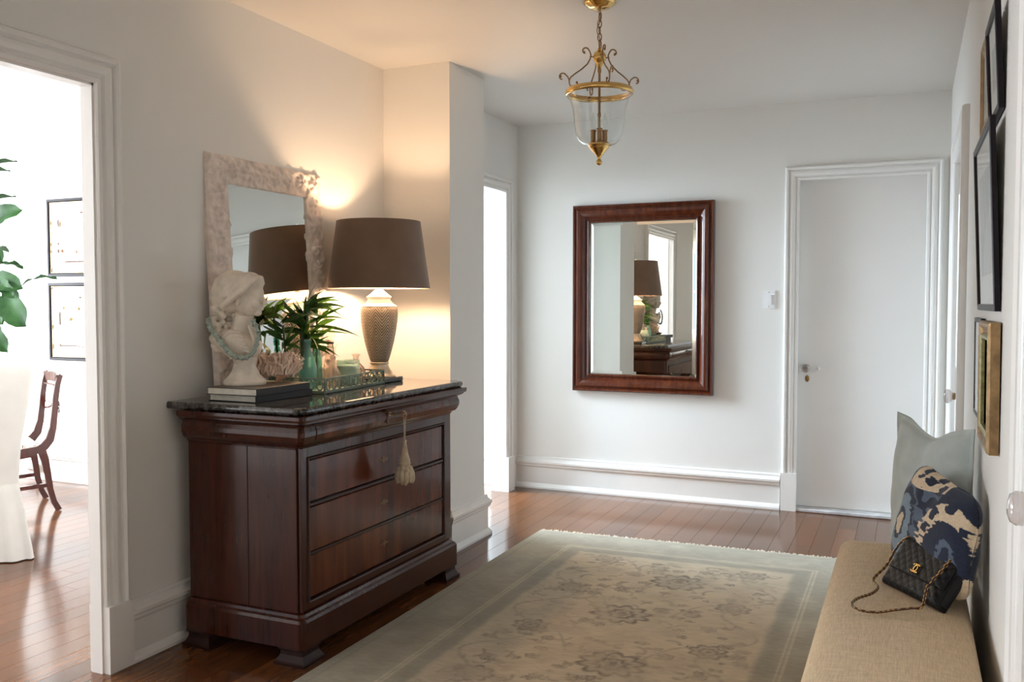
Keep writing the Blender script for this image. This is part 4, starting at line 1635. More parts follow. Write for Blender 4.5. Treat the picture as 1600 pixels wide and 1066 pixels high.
def stroke(pts, w, s):
    for (x0, y0), (x1, y1) in zip(pts[:-1], pts[1:]):
        m_ = (Xg > min(x0, x1) - w * 2) & (Xg < max(x0, x1) + w * 2) & (Yg > min(y0, y1) - w * 2) & (Yg < max(y0, y1) + w * 2)
        if not m_.any():
            continue
        dx, dy = x1 - x0, y1 - y0
        L2 = dx * dx + dy * dy + 1e-9
        t = np.clip(((Xg[m_] - x0) * dx + (Yg[m_] - y0) * dy) / L2, 0, 1)
        d = np.hypot(Xg[m_] - x0 - t * dx, Yg[m_] - y0 - t * dy)
        ink[m_] = np.maximum(ink[m_], np.clip(1.3 - d / w, 0, 1) * s)


FX0, FX1 = RX0 + .37, RX1 - .37
FY1 = 4.42
cxm = (FX0 + FX1) / 2
for k, cy in enumerate(np.arange(1.0, 4.5, .52)):
    flower(cxm + .06 * (-1) ** k, cy, .145, 10, .3 * k, .95, 1.15)
    flower(cxm + .06 * (-1) ** k, cy, .06, 6, 0, 1.0)
    for s in (-1, 1):
        flower(cxm + s * .36, cy + .25, .085, 8, k, .9, 1.1)
        pts = [(cxm + s * (.14 + .24 * t), cy + .06 + .20 * math.sin(t * 2.6)) for t in np.linspace(0, 1, 12)]
        stroke(pts, .006, .45)
        pts = [(cxm + s * (.42 + .09 * math.sin(t * 5)), cy - .2 + .38 * t) for t in np.linspace(0, 1, 14)]
        stroke(pts, .008, .45)
for i in range(620):
    cx, cy = rr.uniform(FX0 + .03, FX1 - .03), rr.uniform(RYN, FY1)
    flower(cx, cy, rr.uniform(.012, .040), rr.randint(4, 7), rr.rand() * 3, rr.uniform(.6, 1.0), rr.uniform(1.0, 2.2))
for i in range(260):
    cx, cy, a = rr.uniform(FX0 + .03, FX1 - .03), rr.uniform(RYN, FY1), rr.rand() * 6.28
    L = rr.uniform(.03, .08)
    stroke([(cx + L * t * math.cos(a + t * 1.2), cy + L * t * math.sin(a + t * 1.2)) for t in np.linspace(0, 1, 6)], .007, rr.uniform(.4, .8))
wear = np.clip(.12 + 1.5 * n2 * (.35 + 1.1 * n3), 0, 1)
infield = (Xg > FX0) & (Xg < FX1) & (Yg < FY1)
f = (ink * wear * infield * .95)[..., None]
C = C * (1 - f) + motif * f
f = (np.clip(ink - .8, 0, .2) * 5 * wear * infield * .5)[..., None]
C = C * (1 - f) + dark_ * f
# borders
ink[:] = 0
ed = np.minimum(np.minimum(Xg - RX0, RX1 - Xg), yfar - Yg)
for i in range(150):
    side = rr.randint(3)
    if side == 0:
        cx, cy = RX0 + rr.uniform(.06, .27), rr.uniform(RYN, 4.7)
    elif side == 1:
        cx, cy = RX1 - rr.uniform(.06, .27), rr.uniform(RYN, 4.7)
    else:
        cx, cy = rr.uniform(RX0 + .05, RX1 - .05), rr.uniform(4.52, 4.73)
    flower(cx, cy, rr.uniform(.025, .06), 6, rr.rand() * 3, rr.uniform(.4, .8))
B = bord[None, None] * (.84 + .30 * n2)[..., None]
f = (ink * wear * .5)[..., None]
B = B * (1 - f) + bord2 * f
edn = ed + (n3 - .5) * .012 + (n2 - .5) * .008
inb = np.clip((.375 - edn) / .02, 0, 1) * .85
C = C * (1 - inb[..., None]) + B * inb[..., None]
for d0, w_, cc, al in ((.335, .035, bord2, .35), (.285, .004, s2l((196, 180, 150)), .8), (.268, .004, s2l((196, 180, 150)), .8), (.05, .004, bord2, .5), (.02, .02, s2l((150, 143, 122)), .6)):
    mk = (np.clip(1.4 - abs(ed - d0) / w_, 0, 1) * al * (.6 + .5 * n3))[..., None]
    C = C * (1 - mk) + cc * mk
C = np.clip(C * (.90 + .22 * vnoise(sh, (620, 60), 8))[..., None], 0, 1)
Zg = .0095 + .0012 * n2 + .0008 * n3
Zg[:, 0] = Zg[:, -1] = Zg[0] = Zg[-1] = .001
grid_obj('pile', Xg, Yg, Zg, C, 'rug', rug)
m = MB()
rf_ = random.Random(6)
for i in range(300):
    x = RX0 + (RX1 - RX0) * (i + rf_.random() * .8) / 300
    y0 = 4.787 + .0375 * (x - RX0) - .002
    L = rf_.uniform(.018, .036)
    sx = rf_.uniform(-.010, .010)
    w_ = rf_.uniform(.0016, .003)
    z = rf_.uniform(.004, .012)
    m.add([(x - w_, y0, .008), (x + w_, y0, .008), (x + sx + w_, y0 + L * .6, z), (x + sx - w_, y0 + L * .6, z), (x + sx * 1.6, y0 + L, .002),
           (x - w_, y0, .002), (x + w_, y0, .002), (x + sx + w_, y0 + L * .6, .001), (x + sx - w_, y0 + L * .6, .001)],
          [(0, 1, 2, 3), (3, 2, 4), (6, 5, 8, 7), (7, 8, 4), (0, 3, 8, 5), (1, 6, 7, 2), (3, 4, 8), (2, 7, 4)])
M['fringe'] = simple('cotton_fringe', (.62, .53, .40), .9, var=.12, vscale=60)
m.build('fringe', 'fringe', rug, kind='stuff')

# =================================================================== BENCH
def weave():
    m = NT('tan_linen')
    v = m.coords('Object', (1, 1, 1))
    a = m.node('ShaderNodeTexNoise'); a.inputs['Scale'].default_value = 1; a.inputs['Detail'].default_value = 3
    mp = m.node('ShaderNodeMapping'); mp.inputs['Scale'].default_value = (520, 26, 40)
    m.link(v, mp.inputs[0]); m.link(mp.outputs[0], a.inputs['Vector'])
    b = m.node('ShaderNodeTexNoise'); b.inputs['Scale'].default_value = 1; b.inputs['Detail'].default_value = 3
    mp2 = m.node('ShaderNodeMapping'); mp2.inputs['Scale'].default_value = (26, 520, 40)
    m.link(v, mp2.inputs[0]); m.link(mp2.outputs[0], b.inputs['Vector'])
    av = m.mix(.5, a.outputs[0], b.outputs[0])
    m.base(m.ramp(av, [(.36, (.44, .31, .17)), (.64, (.69, .51, .30))]))
    m.b.inputs['Roughness'].default_value = .9
    m.b.inputs['Sheen Weight'].default_value = .2
    m.bump(av, .5, .0012)
    return m.m


M['linen'] = weave()
bench = thing('bench', 'long upholstered bench in tan linen against the right wall', 'bench', (-.02, 2.35, 0))
BX0, BX1, BY0, BY1 = -.214, .165, 1.25, 3.405
m = MB()


def rloop(o, z, r=.045, n=6):
    x0, x1, y0, y1 = BX0 - o, BX1 + o, BY0 - o, BY1 + o
    out = []
    for cx, cy, a0 in ((x0 + r, y0 + r, PI), (x1 - r, y0 + r, 1.5 * PI), (x1 - r, y1 - r, 0), (x0 + r, y1 - r, .5 * PI)):
        for k in range(n + 1):
            a = a0 + PI / 2 * k / n
            out.append((cx + r * math.cos(a), cy + r * math.sin(a), z))
    return out


lp = [(-.004, .10), (0, .104), (.001, .25), (.001, .40), (.003, .425), (.002, .443), (-.004, .458), (-.014, .470), (-.030, .478), (-.06, .484), (-.10, .488), (-.15, .490)]
loops = []
for o_, z_ in lp:
    loops.append(rloop(o_, z_, max(.004, .045 + min(0, o_) * .8 if o_ > -.05 else .02)))
nl = len(loops[0])
vs = [p for l in loops for p in l]
vs = [(x, y, z + (.0035 * mn.noise(Vector((x * 6, y * 3.5, z * 4))) if .2 < z else 0)) for x, y, z in vs]
fs = []
for i in range(len(loops) - 1):
    for k in range(nl):
        k2 = (k + 1) % nl
        fs.append((i * nl + k, i * nl + k2, (i + 1) * nl + k2, (i + 1) * nl + k))
m.add(vs, fs, True)
m.add([vs[k] for k in range(nl)], [tuple(range(nl))[::-1]])
m.add(vs[-nl:], [tuple(range(nl))])
m.build('upholstery', 'linen', bench)
m = MB()
for px_, py_ in ((BX0, BY1), (BX0, BY0)):
    m.tube([(BX0 + .010, BY1 - .012, .11), (BX0 + .008, BY1 - .010, .40), (BX0 + .02, BY1 - .022, .466)], .0028, 6)
    break
m.build('seam_piping', 'linen', bench)
for x in (BX0 + .045, BX1 - .045):
    for y in (BY0 + .06, BY1 - .06):
        z0 = .011 if x < RX1 else .0005
        MB().lathe([(.016, z0), (.018, z0 + .004), (.026, .104), (.001, .104)], 16, (x, y, 0)).build('leg', 'black_wood', bench)


# =================================================================== CUSHIONS
def cushion(root, cs, thick, nrm, n, colorfn, mat, flange=0.0, dip=0.0, pinch=.07, body='cushion_cover', seed=1, ears=.0):
    P00, P10, P11, P01 = [Vector(c) for c in cs]     # bottom left, bottom right, top right, top left
    s = np.linspace(-1, 1, n)
    S, Tt = np.meshgrid(s, s)
    # outline pulled in along the edges, corners stay out
    Sx = S * (1 - pinch * (1 - S ** 2 * 0) * (1 - np.abs(Tt) ** 2.2) * 0) 
    Sx = S * (1 - pinch * (1 - np.abs(Tt) ** 3) * 0 - pinch * (1 - np.abs(Tt) ** 2.5) * np.abs(S) ** 6)
    Tx = Tt * (1 - pinch * (1 - np.abs(S) ** 2.5) * np.abs(Tt) ** 6)
    Tx = Tx - dip * np.clip((Tt + .2) / 1.2, 0, 1) ** 2 * np.exp(-(S / .42) ** 2)
    cr = 1 - ears * (np.abs(S) ** 5 * np.abs(Tt) ** 5)
    Sx, Tx = Sx * cr, Tx * cr
    a, b = (Sx + 1) / 2, (Tx + 1) / 2
    W = [(1 - a) * (1 - b), a * (1 - b), a * b, (1 - a) * b]
    base = sum(w[..., None] * np.array(p)[None, None] for w, p in zip(W, (P00, P10, P11, P01)))
    q = 1 - flange
    s_in, t_in = np.clip(np.abs(S) / q, 0, 1), np.clip(np.abs(Tt) / q, 0, 1)
    prof = ((1 - s_in ** 2.6) * (1 - t_in ** 2.6)) ** .52
    wr = vnoise((n, n), (7, 5), seed) * .5 + vnoise((n, n), (16, 12), seed + 1) * .3
    edge_w = np.exp(-((1 - np.maximum(s_in, t_in)) / .30) ** 2)
    prof = prof * (1 + .22 * (wr - .4) * edge_w * 2)
    if dip:
        prof = prof * (1 - .45 * np.exp(-(S / .22) ** 2) * np.clip((Tt - .1) / .9, 0, 1))
    nv = np.array(Vector(nrm).normalized())
    C = colorfn(S, Tt) if colorfn else None
    out = []
    for sgn, nm in ((1, body), (-1, body + '_back')):
        h = (thick * prof * .5 + .0012) * sgn
        wav = .004 * np.sin(S * 9 + Tt * 5) * np.clip(np.maximum(np.abs(S), np.abs(Tt)) - q, 0, 1) / max(flange, .02)
        pt = base + nv[None, None] * (h + wav)[..., None]
        out.append(pt)
    # join both halves into one closed skin
    X = np.concatenate([out[0], out[1][::-1]], 0)
    Cc = np.concatenate([C, C[::-1]], 0) if C is not None else None
    rl = np.array(world_loc(root))
    return grid_obj(body, X[..., 0] - rl[0], X[..., 1] - rl[1], X[..., 2] - rl[2], Cc, mat, root)


M['grey_linen'] = simple('grey_linen', (0.55, 0.625, 0.62), .9, var=.10, vscale=14, bump=.5, bscale=420, bdist=.001, sheen=.25)
gc = thing('cushion', 'plain grey-blue linen cushion with flanged edge, rear of the two on bench', 'cushion', (.07, 3.2, .50), 0, 'cushions on the bench')
cushion(gc, [(-.055, 3.380, .500), (.170, 2.975, .502), (.190, 3.040, .935), (-.030, 3.345, .945)], .115, (-.86, -.47, .1), 60, None, 'grey_linen', flange=.10, dip=.20, pinch=.06, seed=3)


def ikat(S, T_):
    navy, slate, blue, cream = s2l((44, 50, 68)), s2l((92, 105, 124)), s2l((128, 146, 160)), s2l((216, 196, 168))
    sh = S.shape
    wob = (vnoise(sh, (46, 6), 31) - .5) * .16 + (vnoise(sh, (9, 7), 32) - .5) * .12
    fea = (vnoise(sh, (6, 90), 33) - .5) * .10
    C = np.ones(sh + (3,)) * navy
    s, t = S, T_
    sf = s + wob * .6 + fea * .4

    def put(mask, c):
        C[mask] = c
    # slate clouding in the navy ground
    put((vnoise(sh, (22, 9), 34) > .66) & (s < .25), slate)
    # pale blue arch with an eye at lower left
    e = ((sf + .58) / .34) ** 2 + ((t + .16) / .58) ** 2
    put(e < 1.0, blue)
    put(e < .30, navy)
    put(e < .13, cream)
    put((abs(((sf + .58) / .34) ** 2 + ((t + .16) / .58) ** 2 - 1.75) < .16), slate)
    # cream arch band sweeping from the bottom up and over to the right
    d = np.hypot((sf - .62) / .62, (t + .32) / .98)
    band = abs(d - .86) < .17
    put(band & (s > -.12), cream)
    put((d < .69), navy)
    put((np.hypot((sf - .66) / .16, (t + .25) / .30) < 1), slate)
    put((np.hypot((sf - .66) / .08, (t + .25) / .18) < 1), navy)
    # cream patch along the top left, spotted
    put((t > .70 + .10 * np.sin(s * 3)) & (s < .30) & (s > -.75), cream)
    for cx, cy, r in ((-.50, .90, .10), (-.22, .84, .12), (-.02, .96, .08), (.12, .78, .09), (.02, -.62, .085), (.16, .02, .085), (.30, .42, .09), (.60, .60, .10), (.90, .30, .08), (.02, -.22, .05)):
        put(np.hypot(sf - cx, (t - cy) * .8 + wob) < r, navy)
    # right-hand edge: cream crescent and navy
    put((abs(np.hypot((sf - 1.25) / .50, (t + .9) / .5) - .8) < .14), cream)
    C = C * (.88 + .24 * vnoise(sh, (80, 80), 36))[..., None]
    return np.clip(C, 0, 1)


M['ikat'] = attr_mat('ikat_linen', .9, .4, 420, .2)
ic = thing('cushion', 'navy and cream ikat cushion leaning in front of the grey one', 'cushion', (.07, 2.9, .50), 0, 'cushions on the bench')
icn = cushion(ic, [(-.050, 3.105, .500), (.150, 2.635, .503), (.186, 2.705, .785), (.040, 3.020, .838)], .115, (-.84, -.42, .22), 190, ikat, 'ikat', flange=.02, dip=.03, pinch=.02, seed=9, ears=.13)

# =================================================================== HANDBAG
M['leather'] = simple('black_quilted_leather', (.007, .0065, .0065), .45, var=.25, vscale=80, spec=.22)
M['ribbon'] = simple('oxblood_leather', (.045, .010, .010), .45)
BA, BB = Vector((-.062, 2.835, .497)), Vector((.100, 2.605, .499))
bu = (BB - BA).normalized()
bn = Vector((-bu.y, bu.x, 0))            # away from the viewer
th = math.radians(36)
bw = (bn * math.sin(th) + Vector((0, 0, 1)) * math.cos(th)).normalized()
bo = -(bn * math.cos(th) - Vector((0, 0, 1)) * math.sin(th)).normalized()   # out of the front face
bag = thing('handbag', 'black quilted leather handbag with gold clasp and chain on the bench', 'handbag', BA)
BW, BH, BTk = .248, .158, .062


def Mb(a, b, h):
    return tuple(BA + bu * a + bw * b + bo * h + Vector((0, 0, .0)))


def quilt_grid(name, a0, a1, b0, b1, hfn, nx_, ny_, parent, mat='leather', back=None):
    m = MB()
    vs, fs = [], []
    for j in range(ny_ + 1):
        for i in range(nx_ + 1):
            a = a0 + (a1 - a0) * i / nx_
            b = b0 + (b1 - b0) * j / ny_
            vs.append(Mb(a, b, hfn(a, b)))
    for j in range(ny_):
        for i in range(nx_):
            k = j * (nx_ + 1) + i
            fs.append((k, k + 1, k + nx_ + 2, k + nx_ + 1))
    n0 = len(vs)
    if back is not None:
        for j in range(ny_ + 1):
            for i in range(nx_ + 1):
                a = a0 + (a1 - a0) * i / nx_
                b = b0 + (b1 - b0) * j / ny_
                vs.append(Mb(a, b, back(a, b)))
        for f in list(fs):
            fs.append(tuple(k + n0 for k in f[::-1]))
        w = nx_ + 1
        rim = [i for i in range(w)] + [j * w + nx_ for j in range(1, ny_ + 1)] + [ny_ * w + i for i in range(nx_ - 1, -1, -1)] + [j * w for j in range(ny_ - 1, 0, -1)]
        for x, y in zip(rim, rim[1:] + rim[:1]):
            fs.append((x, x + n0, y + n0, y))
    m.add(vs, fs, True)
    return m.build(name, mat, parent)


def qd(a, b):
    p, q_ = (a + b) / .030, (a - b) / .030
    return .0022 * (abs(math.sin(PI * p)) * abs(math.sin(PI * q_))) ** .5


def edge_soft(a, b, w=.022):
    e = min(a, BW - a, b, BH - b)
    t = max(0, min(1, e / w))
    return math.sqrt(max(0, 1 - (1 - t) ** 2))


quilt_grid('bag_body', 0, BW, 0, BH, lambda a, b: -.004 + .018 * edge_soft(a, b) + qd(a, b), 110, 64, bag, back=lambda a, b: -.024 - .014 * edge_soft(a, b))
fl = lambda a: .052 - .010 * math.cos((a / BW - .5) * PI) ** 3
quilt_grid('flap', .004, BW - .004, .050, BH + .001, lambda a, b: .0005 + .0205 * edge_soft(a, max(b, .03), .026) * 1.0 + qd(a, b) * .9, 110, 44, bag,
           back=lambda a, b: -.001 + .0165 * edge_soft(a, max(b, .03), .026))
# gusset sides
for a in (0.001, BW - .001):
    g = MB()
    g.tube([Mb(a, .012, -.012), Mb(a, BH * .5, -.010), Mb(a, BH - .012, -.012)], [.012, .016, .011], 10)
    g.build('gusset', 'leather', bag)
# clasp: two interlocked open rings, back to back
cl = MB()
ca, cb_ = BW * .5, .072
plate = MB().prism([(ca - .017, cb_ - .015), (ca + .017, cb_ - .015), (ca + .017, cb_ + .015), (ca - .017, cb_ + .015)], .018, .0235, Mb)
plate.build('clasp_mount', 'leather', bag)
for s in (-1, 1):
    pts = []
    for i in range(19):
        a = math.radians(-132 + 264 * i / 18)
        pts.append(Mb(ca + s * .0058 - s * .0120 * math.cos(a), cb_ + .0120 * math.sin(a), .0255 + (.001 if s > 0 else 0)))
    cl.tube(pts, .0021, 8)
cl.build('gold_clasp', 'gold', bag, label='gold clasp of two interlocked open rings')
# chain strap woven with leather
cp = [Mb(.030, BH + .002, .004), Mb(.010, BH - .02, .018), Mb(-.008, BH * .62, .012), Mb(-.012, BH * .28, .006), (-.085, 2.815, .503), (-.070, 2.745, .502), (-.085, 2.68, .501), (-.118, 2.62, .501), (-.130, 2.560, .501),
      (-.108, 2.520, .501), (-.065, 2.520, .501), (-.020, 2.560, .501), (.020, 2.590, .502), (.043, 2.595, .508), Mb(.212, .035, .030), Mb(.218, BH * .55, .026), Mb(.222, BH - .030, .022), Mb(.226, BH + .002, .002)]


def catmull(P, n=8):
    P = [Vector(p) for p in P]
    out = []
    for i in range(len(P) - 1):
        p0, p1, p2, p3 = P[max(i - 1, 0)], P[i], P[i + 1], P[min(i + 2, len(P) - 1)]
        for k in range(n):
            t = k / n
            out.append(.5 * ((2 * p1) + (-p0 + p2) * t + (2 * p0 - 5 * p1 + 4 * p2 - p3) * t * t + (-p0 + 3 * p1 - 3 * p2 + p3) * t ** 3))
    out.append(P[-1])
    return out


cpath = resample([tuple(p) for p in catmull(cp)], .0035)
# even spacing
acc, last, ev = 0, cpath[0], [cpath[0]]
for p in cpath[1:]:
    acc += (p - last).length
    last = p
    if acc >= .0072:
        ev.append(p); acc = 0
links = MB()
for i in range(1, len(ev) - 1):
    p = ev[i] + Vector((0, 0, .0035))
    t = (ev[i + 1] - ev[i - 1]).normalized()
    a = t.cross(Vector((0, 0, 1)))
    a = a.normalized() if a.length > .1 else Vector((1, 0, 0))
    b = t.cross(a)
    if i % 2:
        a, b = (a + b).normalized(), (b - a).normalized()
    else:
        a, b = (a - b).normalized(), (a + b).normalized()
    links.tube([p + t * (.0066 * math.cos(q)) + a * (.0042 * math.sin(q)) for q in [2 * PI * k / 10 for k in range(10)]], .0009, 5, closed=True)
links.build('chain_links', 'gold', bag, kind='stuff')
MB().tube([p + Vector((0, 0, .0035)) for p in ev], .0034, 6).build('strap_ribbon', 'ribbon', bag)

# =================================================================== PICTURES ON THE RIGHT WALL
M['frame_black'] = simple('black_frame', (.010, .006, .010), .35, spec=.2)
M['frame_gold'] = simple('worn_gilt', (.30, .19, .09), .42, metal=.55, var=.3, vscale=40, bump=.4, bscale=120)
M['frame_green_gold'] = simple('green_gilt', (.34, .31, .14), .35, metal=.6, var=.35, vscale=60, bump=.5, bscale=160)
M['mat_board'] = simple('mat_board', (.70, .68, .62), .9, var=.03)


def artmat(name, c1, c2, c3, scale):
    m = NT(name)
    v = m.coords()
    nz = m.noise(v, scale, 5, .6, .8)
    m.base(m.ramp(nz, [(.35, c1), (.5, c2), (.7, c3)]))
    m.b.inputs['Roughness'].default_value = .85
    return m.m


M['art_grey'] = artmat('grey_engraving', (.16, .16, .15), (.36, .37, .33), (.52, .52, .46), 7)
M['art_dark'] = artmat('dark_oil_sketch', (.05, .05, .035), (.16, .15, .08), (.34, .30, .17), 9)


def wall_pic(label, y0, y1, z0, z1, prof, mat, dtop, dbot, art, matw=.06, fmat2=None):
    """dtop / dbot: how far the back stands off the wall at the top and bottom edge"""
    t = thing('framed_picture', label, 'picture', (XR - .01, (y0 + y1) / 2, (z0 + z1) / 2), 0, 'pictures above the bench')
    Mw = lambda a, b, h: (XR - .0005 - (dbot + (dtop - dbot) * (b - z0) / (z1 - z0)) - h, a, b)
    w = max(p[0] for p in prof)
    q = MB().rect_sweep(prof, y0 + w, y1 - w, z0 + w, z1 - w, Mw)
    q.build('frame', mat, t)
    a0, a1, b0, b1 = y0 + w, y1 - w, z0 + w, z1 - w
    if fmat2:
        MB().rect_sweep([(.0, .006), (0, .022), (.009, .026), (.014, .018), (.014, .006)], a0, a1, b0, b1, Mw).build('inner_gilt_band', fmat2, t)
    MB().prism([(a0 - .002, b0 - .002), (a1 + .002, b0 - .002), (a1 + .002, b1 + .002), (a0 - .002, b1 + .002)], .002, .005, Mw).build('mat_board', 'mat_board', t)
    if matw:
        MB().prism([(a0 + matw, b0 + matw), (a1 - matw, b0 + matw), (a1 - matw, b1 - matw), (a0 + matw, b1 - matw)], .005, .0056, Mw).build('print', art, t)
    else:
        MB().prism([(a0, b0), (a1, b0), (a1, b1), (a0, b1)], .005, .0056, Mw).build('print', art, t)
    MB().prism([(a0, b0), (a1, b0), (a1, b1), (a0, b1)], .0085, .0095, Mw).build('glass', 'pic_glass', t)
    return t


FLAT = [(0, .002), (0, .011), (.004, .014), (.016, .014), (.018, .012), (.018, 0), (0, 0)]
GILT = [(0, .002), (0, .014), (.008, .019), (.016, .015), (.024, .018), (.034, .027), (.042, .027), (.046, .021), (.046, 0), (0, 0)]
wall_pic('small black-framed picture with pale mat, highest and nearest on right wall', 2.50, 2.80, 1.79, 2.055, FLAT, 'frame_black', .016, .003, 'art_grey')
wall_pic('small gilt-framed picture beyond the top black frame', 2.86, 3.15, 1.82, 2.09, [(p[0] * .7, p[1] * .55) for p in GILT], 'frame_gold', .004, .002, 'art_dark', 0)
wall_pic('large black-framed picture in the middle of the right wall group', 2.50, 3.10, 1.295, 1.775, FLAT, 'frame_black', .022, .002, 'art_grey', .08)
wall_pic('small deep gilt-framed picture, lowest and nearest on right wall', 2.46, 2.79, .945, 1.268, GILT, 'frame_gold', .004, .002, 'art_dark', 0, 'frame_green_gold')
wall_pic('thin dark-framed picture just beyond the lowest gilt frame', 2.96, 3.25, .965, 1.27, [(p[0] * .8, p[1] * .8) for p in FLAT], 'frame_black', .003, .001, 'art_dark', .04)

# =================================================================== DINING ROOM
# botanical prints
M['paper'] = simple('cream_paper', (.80, .77, .68), .9, var=.03)
M['brown_line'] = simple('brown_slip', (.16, .075, .045), .5)
M['gilt_line'] = simple('gilt_slip', (.60, .45, .22), .35, metal=.7)
M['specimen'] = artmat('painted_specimen', (.14, .06, .04), (.34, .17, .08), (.52, .40, .18), 40)
M['specimen2'] = artmat('painted_seed', (.22, .15, .05), (.42, .30, .10), (.20, .18, .10), 40)


def botanical(label, z0, z1, kind_):
    t = thing('botanical_print', label, 'picture', (-5.54, DIN_Y, (z0 + z1) / 2), 0, 'botanical prints in the dining room')
    Mw = lambda a, b, h: (a, DIN_Y - .0005 - h, b)
    y0, y1 = -5.815, -5.265
    q = MB().rect_sweep([(-.004, .004), (-.004, .016), (.004, .022), (.018, .022), (.022, .016), (.022, 0), (0, 0)], y0 + .02, y1 - .02, z0 + .02, z1 - .02, Mw)
    q.build('frame', 'frame_black', t)
    MB().rect_sweep([(-.004, .005), (-.004, .014), (-.007, .014), (-.007, .005)], y0 + .02, y1 - .02, z0 + .02, z1 - .02, Mw).build('gilt_slip', 'gilt_line', t)
    MB().prism([(y0 + .018, z0 + .018), (y1 - .018, z0 + .018), (y1 - .018, z1 - .018), (y0 + .018, z1 - .018)], .002, .005, Mw).build('mat_board', 'paper', t)
    g = MB().rect_sweep([(0, 0), (0, .004), (.010, .004), (.010, 0)], y0 + .105, y1 - .105, z0 + .11, z1 - .11, lambda a, b, h: Mw(a, b, h + .005))
    g.build('inner_border', 'brown_line', t)
    cx, cz = (y0 + y1) / 2 - .02, (z0 + z1) / 2
    if kind_ == 0:
        sp = [(-.06, .02, .030, .060), (.0, .0, .012, .02), (-.135, .10, .010, .026), (-.115, -.085, .013, .035), (.03, -.085, .014, .036), (.05, .10, .010, .026)]
        sp[0] = (-.04, .03, .024, .055)
    else:
        sp = [(-.04, -.01, .022, .045), (-.12, .10, .014, .018), (.04, .10, .012, .018), (-.12, -.12, .014, .026), (.04, -.12, .012, .024)]
    for i, (a, b, rx, rz_) in enumerate(sp):
        n = 16
        if kind_ == 0:
            poly = [(cx + a + rx * math.copysign(abs(math.sin(2 * PI * k / n)) ** 1.6, math.sin(2 * PI * k / n)), cz + b + rz_ * math.cos(2 * PI * k / n)) for k in range(n)]
        else:
            poly = [(cx + a + rx * math.sin(2 * PI * k / n), cz + b + rz_ * math.cos(2 * PI * k / n)) for k in range(n)]
        MB().prism(poly[::-1], .0052, .0056, Mw).build('specimen', 'specimen' if kind_ == 0 else 'specimen2', t)
    MB().prism([(y0 + .02, z0 + .02), (y1 - .02, z0 + .02), (y1 - .02, z1 - .02), (y0 + .02, z1 - .02)], .0115, .0125, Mw).build('glass', 'pic_glass', t)


botanical('upper black-framed botanical print of brown pointed pods', 1.513, 2.075, 0)
botanical('lower black-framed botanical print of small oval seeds', .898, 1.462, 1)

bx_ = MB().box((-6.10, DIN_Y - .062, .075), (-5.93, DIN_Y - .0345, .135), .006).build('cable_box', 'white_plastic', None)
tag(bx_, 'small white box fixed low on the dining room baseboard', 'box')

# slipcovered chair
M['slip'] = simple('white_slipcover', (.70, .68, .64), .92, var=.04, vscale=8, bump=.35, bscale=260, bdist=.001, sheen=.1)
sc_ = thing('slipcovered_chair', 'white slipcovered dining chair seen from behind in the dining room', 'chair', (-4.112, 3.20, 0), .95)
# local: x right, y away from the viewer, origin at right rear corner


def soft_slab(sections, ny_=2):
    m = MB()
    loops = []
    for z, x0, x1, y0, y1, r in sections:
        l = []
        for cx, cy, a0 in ((x0 + r, y0 + r, PI), (x1 - r, y0 + r, 1.5 * PI), (x1 - r, y1 - r, 0), (x0 + r, y1 - r, .5 * PI)):
            for k in range(5):
                a = a0 + PI / 2 * k / 4
                l.append((cx + r * math.cos(a), cy + r * math.sin(a), z))
        loops.append(l)
    n = len(loops[0])
    vs = [p for l in loops for p in l]
    fs = []
    for i in range(len(loops) - 1):
        for k in range(n):
            fs.append((i * n + k, i * n + (k + 1) % n, (i + 1) * n + (k + 1) % n, (i + 1) * n + k))
    m.add(vs, fs, True)
    m.add(vs[:n], [tuple(range(n))[::-1]])
    m.add(vs[-n:], [tuple(range(n))])
    return m


soft_slab([(.30, -.50, -.055, .04, .13, .02), (.42, -.50, -.052, .03, .13, .02), (.60, -.505, -.040, .015, .115, .02), (.80, -.51, -.005, .0, .10, .02),
           (.95, -.515, .018, -.012, .09, .02), (.995, -.513, .016, -.010, .088, .02), (1.008, -.505, .006, -.002, .08, .018), (1.012, -.49, -.01, .01, .066, .015)]).build('backrest', 'slip', sc_, world=False)
soft_slab([(.36, -.50, -.055, .05, .56, .03), (.44, -.505, -.05, .05, .565, .03), (.475, -.50, -.055, .05, .56, .03), (.49, -.47, -.085, .08, .53, .03)]).build('seat', 'slip', sc_, world=False)
m = MB()
NS = 96
loops = []
for z, fl_ in ((.385, 0), (.37, .004), (.25, .022), (.10, .040), (.006, .052)):
    l = []
    for k in range(NS):
        a = k / NS * 4
        side, t = int(a), a - int(a)
        x0, x1, y0, y1 = -.50 - fl_, -.058 + fl_, .025 - fl_, .56 + fl_
        x, y = [(x0 + (x1 - x0) * t, y0), (x1, y0 + (y1 - y0) * t), (x1 - (x1 - x0) * t, y1), (x0, y1 - (y1 - y0) * t)][side]
        wv = fl_ * .28 * math.sin(k * 1.3) + (-.5 * fl_ if min(t, 1 - t) < .03 and t > .001 else 0)
        x += wv * (1 if side == 1 else -1 if side == 3 else 0)
        y += wv * (-1 if side == 0 else 1 if side == 2 else 0)
        l.append((x, y, z))
    loops.append(l)
vs = [p for l in loops for p in l]
fs = []
for i in range(4):
    for k in range(NS):
        k2 = (k + 1) % NS
        fs.append((i * NS + k, i * NS + k2, (i + 1) * NS + k2, (i + 1) * NS + k))
m.add(vs, fs, True)
m.add(vs[:NS], [tuple(range(NS))])
m.build('skirt', 'slip', sc_, world=False)

# wooden dining chair
M['chair_wood'] = wood('chair_mahogany', (.030, .006, .005), (.070, .014, .009), (.12, .028, .015), .2, .7, 'z', 1.0, bump=.03)


